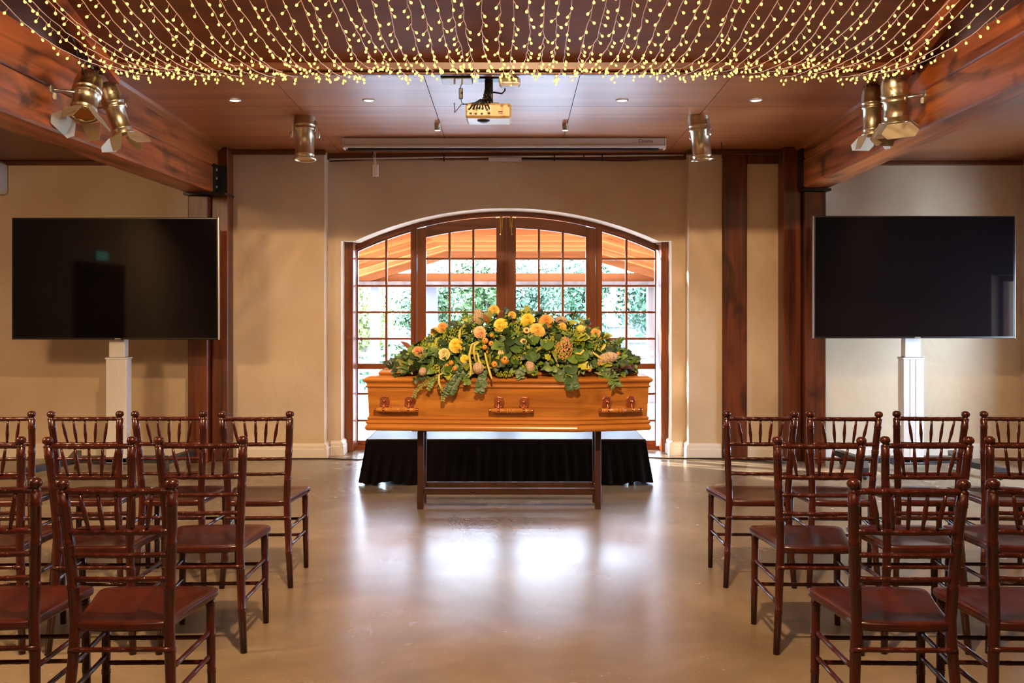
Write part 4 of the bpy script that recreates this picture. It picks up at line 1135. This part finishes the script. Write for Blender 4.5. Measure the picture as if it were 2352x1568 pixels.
for k in range(250):
    px = q.uniform(920, 1442); xx = (px - CX) / 318; top = HZ - (ZB + Hx(xx) - EYE) * 318
    py = q.uniform(top + 6, 858); p, nn = FP(px, py)
    nm, g = keys[q.randrange(len(keys))]
    if px < 960 or px > 1420: nm, g = q.choice([('oval_leaf', 'dark'), ('oval_leaf', 'mid'), ('oval_leaf', 'olive'), ('narrow_leaf', 'mid')])
    out = Vector((xx * 1.0, -.1, .0)) + Vector((q.uniform(-1, 1), q.uniform(-.4, .2), q.uniform(-.8, .7)))
    put_leaf(nm, g, p + nn * q.uniform(-.015, .015), nn, out.normalized(), q.uniform(.6, 1.05))
for px, py, g, s in [(1303, 838, 'euc', 1.3), (1280, 855, 'euc', 1.2), (1180, 790, 'euc', 1.3), (1170, 775, 'dark', 1.2), (1215, 810, 'euc', 1.2), (1160, 805, 'euc', 1.2), (1340, 805, 'mid', 1.5), (1230, 808, 'euc', 1.1), (1255, 780, 'mid', 1.4), (1190, 775, 'euc', 1.2), (1310, 815, 'mid', 1.2), (1050, 742, 'dark', 1.0)]:
    p, nn = FP(px, py); put_leaf('round_leaf', g, p + nn * .012, nn, Vector((q.uniform(-.6, .6), -.3, -.8)).normalized(), s)
LM['oval_leaf', 'brown'] = leaf_mesh(.085, .026, .3, .2, 6, .8).mesh('oval_leaf', G['brown']); LM['oval_leaf', 'plum'] = leaf_mesh(.085, .03, .3, .2, 6, .8).mesh('oval_leaf', G['plum'])
for px, py, tg, s in [(945, 806, (-.7, 0, .75), 1.2), (930, 845, (-.8, -.2, -.4), 1.0), (1122, 744, (-.3, 0, .6), .9), (1398, 786, (.8, 0, .4), .8)]:
    p, nn = FP(px, py); put_leaf('oval_leaf', 'brown', p, nn, Vector(tg).normalized(), s)
for k in range(12):
    p, nn = FP(1405 + 3.6 * k, 846 + q.uniform(-5, 8)); put_leaf('oval_leaf', 'plum', p + nn * .02, nn, Vector((q.uniform(-.2, 1), -.5, q.uniform(-.5, .4))).normalized(), .6)
# roses and other blooms
rm = [rose_mesh(.04, 7, s_, o_) for s_, o_ in ((1, 1.0), (2, 1.1), (3, .7))]
ros = {}
def rose(px, py, rpx, colour, var=0, label=None):
    kk = (var, colour)
    if kk not in ros: ros[kk] = rm[var].mesh('rose', PT[colour])
    o = put('rose', ros[kk], px, py, rpx / 318 / .04 * 1.1, aim=Vector((R.uniform(-.3, .3), -1, R.uniform(.05, .5))), lift=.028)
    if label: o['label'] = label
for px, py, r, c, v in [(1135, 722, 11, 'amber', 0), (1150, 754, 14, 'yellow', 1), (1104, 769, 13, 'peach', 0), (1049, 798, 14, 'yellow', 0), (1019, 761, 11, 'orange', 2), (1002, 771, 10, 'amber', 2), (963, 815, 12, 'coral', 1), (1023, 817, 12, 'cream', 2), (1212, 743, 14, 'yellow', 0), (1254, 746, 14, 'orange', 0), (1233, 765, 15, 'amber', 1), (1176, 732, 8, 'amber', 2), (1290, 757, 8, 'amber', 1), (1366, 772, 10, 'orange', 1), (1068, 826, 8, 'yellow', 1), (1152, 812, 7, 'cream', 2)]:
    rose(px, py, r, c, v, f'{c} rose')
dm = daisy_mesh(.03).mesh('calendula', PT['orange'])
for px, py, r in [(1209, 765, 9), (1202, 789, 8.5)]:
    o = put('calendula', dm, px, py, r / 318 / .03, jit=.1, lift=.03)
    inst('flower_centre', MB().ball((0, 0, .006), .011, 8, 5, (1, 1, .5)).mesh('flower_centre', M['darkcore']), o)
mu = mum_mesh(.04).mesh('chrysanthemum', PT['yellow']); put('chrysanthemum', mu, 1332, 762, 13 / 318 / .04, lift=.02)
th = mum_mesh(.035, 60, 9).mesh('thistle', PT['thistle'])
for px, py, r in [(1347, 779, 11), (1348, 746, 9), (1060, 755, 7), (1162, 718, 7), (1186, 722, 7), (1238, 727, 7), (940, 838, 8)]: put('thistle', th, px, py, r / 318 / .035, lift=.02)
m1, m2 = MB(), MB()
for _ in range(420):
    th_ = q.uniform(0, 6.28); rr = math.sqrt(q.random())
    p, nn = FP(1294 + 21 * rr * math.cos(th_), 803 + 26 * rr * math.sin(th_)); h = .045 * math.sqrt(1 - rr * rr * .95)
    (m1 if q.random() < .5 else m2).ball(p + nn * (h + .005), q.uniform(.004, .007), 5, 3)
hy = m1.build('hydrangea_head', PT['pink'], spray, off=fo0); tag(m2.build('floret_cluster', G['lime'], hy, off=fo0), kind='stuff'); tag(hy, kind='stuff')
bk = MB().ball((0, 0, 0), .04, 14, 10).mesh('banksia_cone', M['banksia'])
for px, py, rx, rz, tilt in [(1099, 738, 11, 20, .05), (1100, 846, 13, 14, 0), (974, 854, 9, 10, .3), (1287, 744, 15, 9, 0), (1392, 826, 24, 13, -.25), (1217, 844, 11, 16, 0)]:
    p, nn = FP(px, py)
    mx = Matrix.Translation(p + nn * .03 - fo0) @ Matrix.Rotation(tilt if rx < rz else -tilt * -1, 4, 'Y') @ Matrix.Diagonal((rx / 318 / .04, min(rx, rz) / 318 / .04, rz / 318 / .04, 1))
    inst('banksia_cone', bk, spray, mx)
nt = MB().ball((0, 0, 0), .025, 12, 8).mesh('gum_nut', PT['nut']); ntc = MB().ball((0, 0, .022), .007, 8, 5, (1, 1, .5)).mesh('nut_eye', M['darkcore'])
for px, py, r in [(1115, 787, 7.5), (1114, 801, 6), (1129, 793, 6.5), (1130, 775, 4.5), (1121, 811, 4), (1137, 838, 8), (1160, 829, 10.5), (1038, 835, 6), (1046, 847, 6), (1028, 841, 5), (1417, 817, 5), (1352, 850, 5), (1372, 838, 5), (1343, 846, 6)]:
    o = put('gum_nut', nt, px, py, r / 318 / .025, jit=.25, lift=.025); inst('nut_eye', ntc, o)
# hanging bean pods
for pts in [[(1099, 791), (1086, 797), (1080, 820), (1084, 850), (1083, 862), (1078, 867)], [(1103, 792), (1092, 799), (1090, 812), (1094, 834)], [(1098, 815), (1102, 832), (1112, 846), (1116, 847)], [(1115, 815), (1120, 836), (1128, 862), (1131, 871)], [(1022, 857), (1012, 862), (1012, 880), (1020, 900)], [(1060, 766), (1058, 780), (1058, 790)], [(1318, 816), (1330, 818), (1338, 810)], [(1358, 815), (1375, 827), (1402, 840)], [(1376, 812), (1384, 804), (1386, 800)]]:
    ps_ = []
    for a, b in pts:
        p, nn = FP(a, b); ps_.append(p + nn * .045)
    n = len(ps_); MB().tube(ps_, [.002 + .0075 * math.sin(math.pi * (i + .6) / (n + .2)) for i in range(n)], 7).build('bean_pod', PT['bean'], spray, off=fo0)
# trailing sprigs over the lid edge
def sprig(pts, mt, ls, wd, step, droop=.3, seed=0):
    q2 = random.Random(seed); P3 = []
    for a, b in pts:
        p, nn = FP(a, b); P3.append(p + nn * .02)
    m = MB().tube(P3, .0018, 5)
    for a, b in zip(P3, P3[1:]):
        d = (b - a); nst = max(1, int(d.length / step)); d.normalize(); sd = d.cross(Vector((0, -1, 0))).normalized()
        for i in range(nst):
            p = a.lerp(b, i / nst)
            for s in (-1, 1):
                L = ls * q2.uniform(.7, 1.1); lf = leaf_mesh(L, L * wd, .2, .2, 4, .7)
                dd = (sd * s * .8 + d * .5 + Vector((0, -.35, 0)) + Vector((q2.uniform(-.3, .3), q2.uniform(-.2, .1), q2.uniform(-.3, .3)))).normalized()
                nn = Vector((0, -1, .3)); bb = dd.cross(nn).normalized(); cc = bb.cross(dd)
                mx = Matrix((dd, bb, cc)).transposed().to_4x4(); mx.translation = p
                m.add([mx @ Vector(v) for v in lf.v], lf.f, True)
    return m.build('trailing_sprig', mt, spray, off=fo0)
for k, (pts, g, ls, wd, stp) in enumerate([([(1075, 835), (1058, 860), (1042, 885), (1034, 905)], 'euc', .042, .45, .016), ([(1112, 850), (1108, 870), (1104, 890), (1101, 902)], 'euc', .05, .42, .014),
        ([(1305, 840), (1308, 860), (1312, 880), (1316, 893)], 'euc', .058, .45, .015), ([(1378, 848), (1398, 862), (1408, 880), (1413, 890)], 'mid', .055, .14, .012), ([(1390, 850), (1410, 866), (1415, 882)], 'euc', .05, .14, .012),
        ([(1020, 858), (990, 872), (965, 888), (954, 905), (951, 915)], 'olive', .022, .3, .014), ([(1005, 865), (992, 880), (984, 896)], 'mid', .026, .4, .014), ([(1010, 880), (1020, 905), (1018, 922)], 'olive', .02, .4, .012), ([(1030, 880), (1026, 898), (1022, 910)], 'euc', .028, .45, .014),
        ([(1200, 845), (1194, 858), (1196, 870)], 'euc', .045, .42, .016), ([(1075, 855), (1072, 870), (1074, 884)], 'mid', .035, .45, .016),
        ([(930, 830), (905, 840), (890, 845)], 'dark', .045, .4, .022), ([(940, 845), (918, 855), (905, 862)], 'dark', .04, .4, .02), ([(1425, 830), (1448, 833), (1468, 834)], 'euc', .035, .42, .018), ([(1405, 795), (1425, 785), (1432, 790)], 'mid', .03, .4, .018), ([(1072, 735), (1066, 722), (1064, 714)], 'mid', .03, .3, .016), ([(1212, 722), (1208, 712), (1206, 706)], 'lime', .026, .3, .014),
        ([(1310, 735), (1318, 726), (1326, 724)], 'dark', .03, .4, .016), ([(985, 862), (965, 868), (950, 875)], 'dark', .04, .35, .02), ([(1290, 850), (1288, 862), (1284, 870)], 'euc', .055, .5, .02)]):
    sprig(pts, G[g], ls, wd, stp, seed=k)

# ================================================================== REAR AND SIDE ROOM (seen in reflections)
d2 = struct(thing('door_2', (XL + .03, 5.1, 0)))
MB().box((XL, 4.52, 0), (XL + .05, 5.72, 1.95), .006).build('door_frame', M['post'], d2, off=d2.location)
MB().box((XL + .05, 4.6, .01), (XL + .07, 5.64, 1.88), .004).build('door_panel', M['stand'], d2, off=d2.location)
ex = thing('exit_sign', (XL + .02, 5.1, 1.98), label='small glowing green exit sign above the side door', cat='sign')
MB().box((-.02, -.16, 0), (.0, .16, .12)).build('housing', M['white'], ex); MB().box((0, -.15, .008), (.004, .15, .112)).build('face', M['exit'], ex)

# ================================================================== OUTSIDE
M['paving'] = mat('pale_paving', rgb(168, 174, 182), .8)
M['pergola'] = wood('pergola_cedar', rgb(112, 54, 26), rgb(148, 80, 42), 'x', 3, .9, 0, 0.3, .2, spec=0.0)
M['pergola_l'] = wood('pergola_pale_rafter', rgb(118, 66, 36), rgb(140, 84, 50), 'x', 8, .9, spec=0.05)
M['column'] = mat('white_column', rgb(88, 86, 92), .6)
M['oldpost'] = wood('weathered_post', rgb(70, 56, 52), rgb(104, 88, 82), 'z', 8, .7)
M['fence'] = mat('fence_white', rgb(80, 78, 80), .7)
M['bark'] = mat('pale_bark', rgb(120, 108, 98), .8)
M['gfurn'] = mat('garden_metal', rgb(150, 156, 168), .4, .4)
struct(MB().box((-40, 9.95, -.16), (40, 60, -.06)).build('ground_patio', M['paving']))
pg = thing('pergola', (.08, 12.2, -.06), label='orange timber pergola roof on white columns outside the arched doors', cat='pergola')
po = pg.location
xa, xb, za = -.97, 1.13, 2.24
SLP = .295
ypos = 9.60 + .35; k = 0
while ypos < 14.2:
    dy = .84
    for (x0, z0, x1, z1) in ((xa - 1.5, za - 1.5 * SLP, xa, za), (xa, za, xb, za), (xb, za, xb + 2.6, za - 2.6 * SLP)):
        vs = [(x0, ypos, z0), (x1, ypos, z1), (x1, ypos + dy, z1), (x0, ypos + dy, z0)]; vs += [(a, b, c + .03) for a, b, c in vs]
        MB().add(vs, [(0, 3, 2, 1), (4, 5, 6, 7), (0, 1, 5, 4), (1, 2, 6, 5), (2, 3, 7, 6), (3, 0, 4, 7)]).build('roof_board', M['pergola'], pg, off=po)
    ypos += dy + .21; k += 1
YE = 14.5
for (x0, z0, x1, z1) in ((xa - 1.5, za - 1.5 * SLP, xa, za), (xa, za, xb, za), (xb, za, xb + 2.6, za - 2.6 * SLP)):
    MB().prism([(x0, z0 - .10), (x1, z1 - .10), (x1, z1 + .04), (x0, z0 + .04)], YE, YE + .06).build('end_rafter', M['pergola_l'], pg, off=po, fix=True)
MB().box((-3.4, YE + .065, 1.78), (3.5, YE + .16, 1.915), .005).build('tie_beam', M['pergola_l'], pg, off=po)
MB().box((-3.4, YE - .03, 1.70), (3.5, YE + .06, 1.79)).build('gutter', M['oldpost'], pg, off=po)
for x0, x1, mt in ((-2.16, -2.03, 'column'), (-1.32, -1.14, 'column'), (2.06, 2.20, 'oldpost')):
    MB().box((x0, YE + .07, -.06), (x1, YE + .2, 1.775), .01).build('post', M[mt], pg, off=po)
# trees
TG = [leafmat('tree_leaf_green', rgb(32, 58, 20), rgb(62, 88, 34)), leafmat('tree_leaf_blue_green', rgb(22, 52, 28), rgb(44, 80, 50)), leafmat('tree_leaf_yellow', rgb(66, 78, 24), rgb(98, 108, 42))]
def tree(x, y, zc_, rx, rz, label, g=0, n=1300, seed=0, trunk=True):
    q3 = random.Random(seed); t = thing('garden_tree' if trunk else 'garden_shrub', (x, y, -.06), label=label, cat='tree' if trunk else 'shrub', group='garden plants beyond the pergola')
    m = MB()
    blobs = [(Vector((q3.uniform(-.6, .6) * rx, q3.uniform(-.5, .5) * rx, zc_ + .06 + q3.uniform(-.55, .55) * rz)), q3.uniform(.35, .6)) for _ in range(9)]
    for _ in range(n):
        c, k_ = q3.choice(blobs)
        d = Vector((q3.gauss(0, 1), q3.gauss(0, 1), q3.gauss(0, 1))).normalized()
        p = c + Vector((d.x * rx * k_, d.y * rx * k_, d.z * rz * k_)) * q3.uniform(.6, 1.05)
        if p.z < .02: continue
        L = q3.uniform(.06, .13); nn = (d + Vector((q3.uniform(-.6, .6), q3.uniform(-.6, .6), q3.uniform(-.2, .9)))).normalized()
        u = nn.orthogonal().normalized(); v = nn.cross(u); a = q3.uniform(0, 6.28); e = u * math.cos(a) + v * math.sin(a); f = nn.cross(e)
        m.add([p, p + e * L * .5 + f * L * .28, p + e * L - nn * L * .2, p + e * L * .5 - f * L * .28], [(0, 1, 2, 3)])
    tag(m.build('crown', TG[g], t), kind='stuff')
    if trunk:
        tr = MB().tube([(0, 0, 0), (q3.uniform(-.1, .1), 0, zc_ * .5), (q3.uniform(-.3, .3), 0, zc_)], [.07, .05, .025], 8)
        for _ in range(3): tr.tube([(0, 0, zc_ * .45), (q3.uniform(-.5, .5), q3.uniform(-.2, .2), zc_ + q3.uniform(0, .3))], [.035, .012], 6)
        tr.build('trunk', M['bark'], t)
    return t
tree(-2.8, 18.0, 1.25, .85, 1.15, 'yellow-green tree seen through the left sidelight', 2, 4200, 1)
tree(-1.7, 20.4, 1.4, .9, 1.15, 'light green tree between the two white columns', 0, 4200, 2)
tree(-.6, 18.8, 1.5, .75, .95, 'leafy tree right of the second white column', 0, 3600, 3)
tree(.5, 21.4, 1.6, .95, 1.05, 'pale blue-green tree behind the meeting of the doors', 1, 3800, 4)
tree(1.35, 18.8, 1.5, .75, .95, 'dense blue-green tree behind the right door', 1, 3800, 5)
tree(2.6, 17.6, 1.5, .68, .85, 'dense green tree in the right sidelight', 1, 3600, 6)
tree(4.0, 19.4, 1.5, .7, .7, 'green tree at the far right beyond the dark post', 0, 1000, 7)
tree(-2.55, 16.4, .35, .65, .4, 'low round shrub at the left below the trees', 1, 1600, 8, False)
tree(-1.7, 17.4, .4, .8, .4, 'low spreading shrub behind the white columns', 0, 1600, 9, False)
tree(-.3, 17.6, .4, .7, .38, 'low shrub behind the flowers at centre', 1, 700, 10, False)
# pale fence at the right
fn = thing('garden_fence', (2.4, 20.0, -.06), label='pale board fence at the right beyond the pergola', cat='fence')
for k in range(26):
    x = .6 + k * .14
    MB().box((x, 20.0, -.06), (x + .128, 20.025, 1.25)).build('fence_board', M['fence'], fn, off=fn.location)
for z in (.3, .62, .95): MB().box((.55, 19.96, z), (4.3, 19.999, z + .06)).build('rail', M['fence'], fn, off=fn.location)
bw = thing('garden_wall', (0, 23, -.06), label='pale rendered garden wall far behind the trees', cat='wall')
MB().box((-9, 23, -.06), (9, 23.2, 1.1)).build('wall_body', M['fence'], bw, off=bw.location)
MB().box((-9, 22.96, 1.1), (9, 23.24, 1.16)).build('coping', M['paving'], bw, off=bw.location)
# garden chairs
def gchair(x, y, rz, label):
    t = thing('garden_chair', (x, y, -.06), (0, 0, rz), label, 'garden chair', 'metal garden chairs on the patio')
    for sx in (-1, 1):
        MB().tube([(sx * .22, -.22, 0), (sx * .22, -.2, .44), (sx * .22, -.26, .9)], .012, 6).build('rear_leg', M['gfurn'], t)
        MB().tube([(sx * .22, .22, 0), (sx * .22, .2, .62), (sx * .22, -.2, .64)], .012, 6).build('front_leg', M['gfurn'], t)
        MB().tube([(sx * .22, -.21, .1), (sx * .22, .21, .1)], .008, 6).build('runner', M['gfurn'], t)
    for k in range(6): MB().box((-.22, -.19 + k * .07, .435), (.22, -.14 + k * .07, .45)).build('seat_slat', M['gfurn'], t)
    for k in range(4): MB().box((-.22, -.222 - k * .013, .52 + k * .1), (.22, -.21 - k * .013, .57 + k * .1)).build('back_slat', M['gfurn'], t)
    return t
gchair(-2.15, 12.6, 2.6, 'grey metal garden chair seen low in the left sidelight')
gchair(-1.75, 13.6, .4, 'grey metal garden chair behind the nearest one at left')
gchair(2.0, 12.8, -2.4, 'grey metal garden chair seen low in the right sidelight')
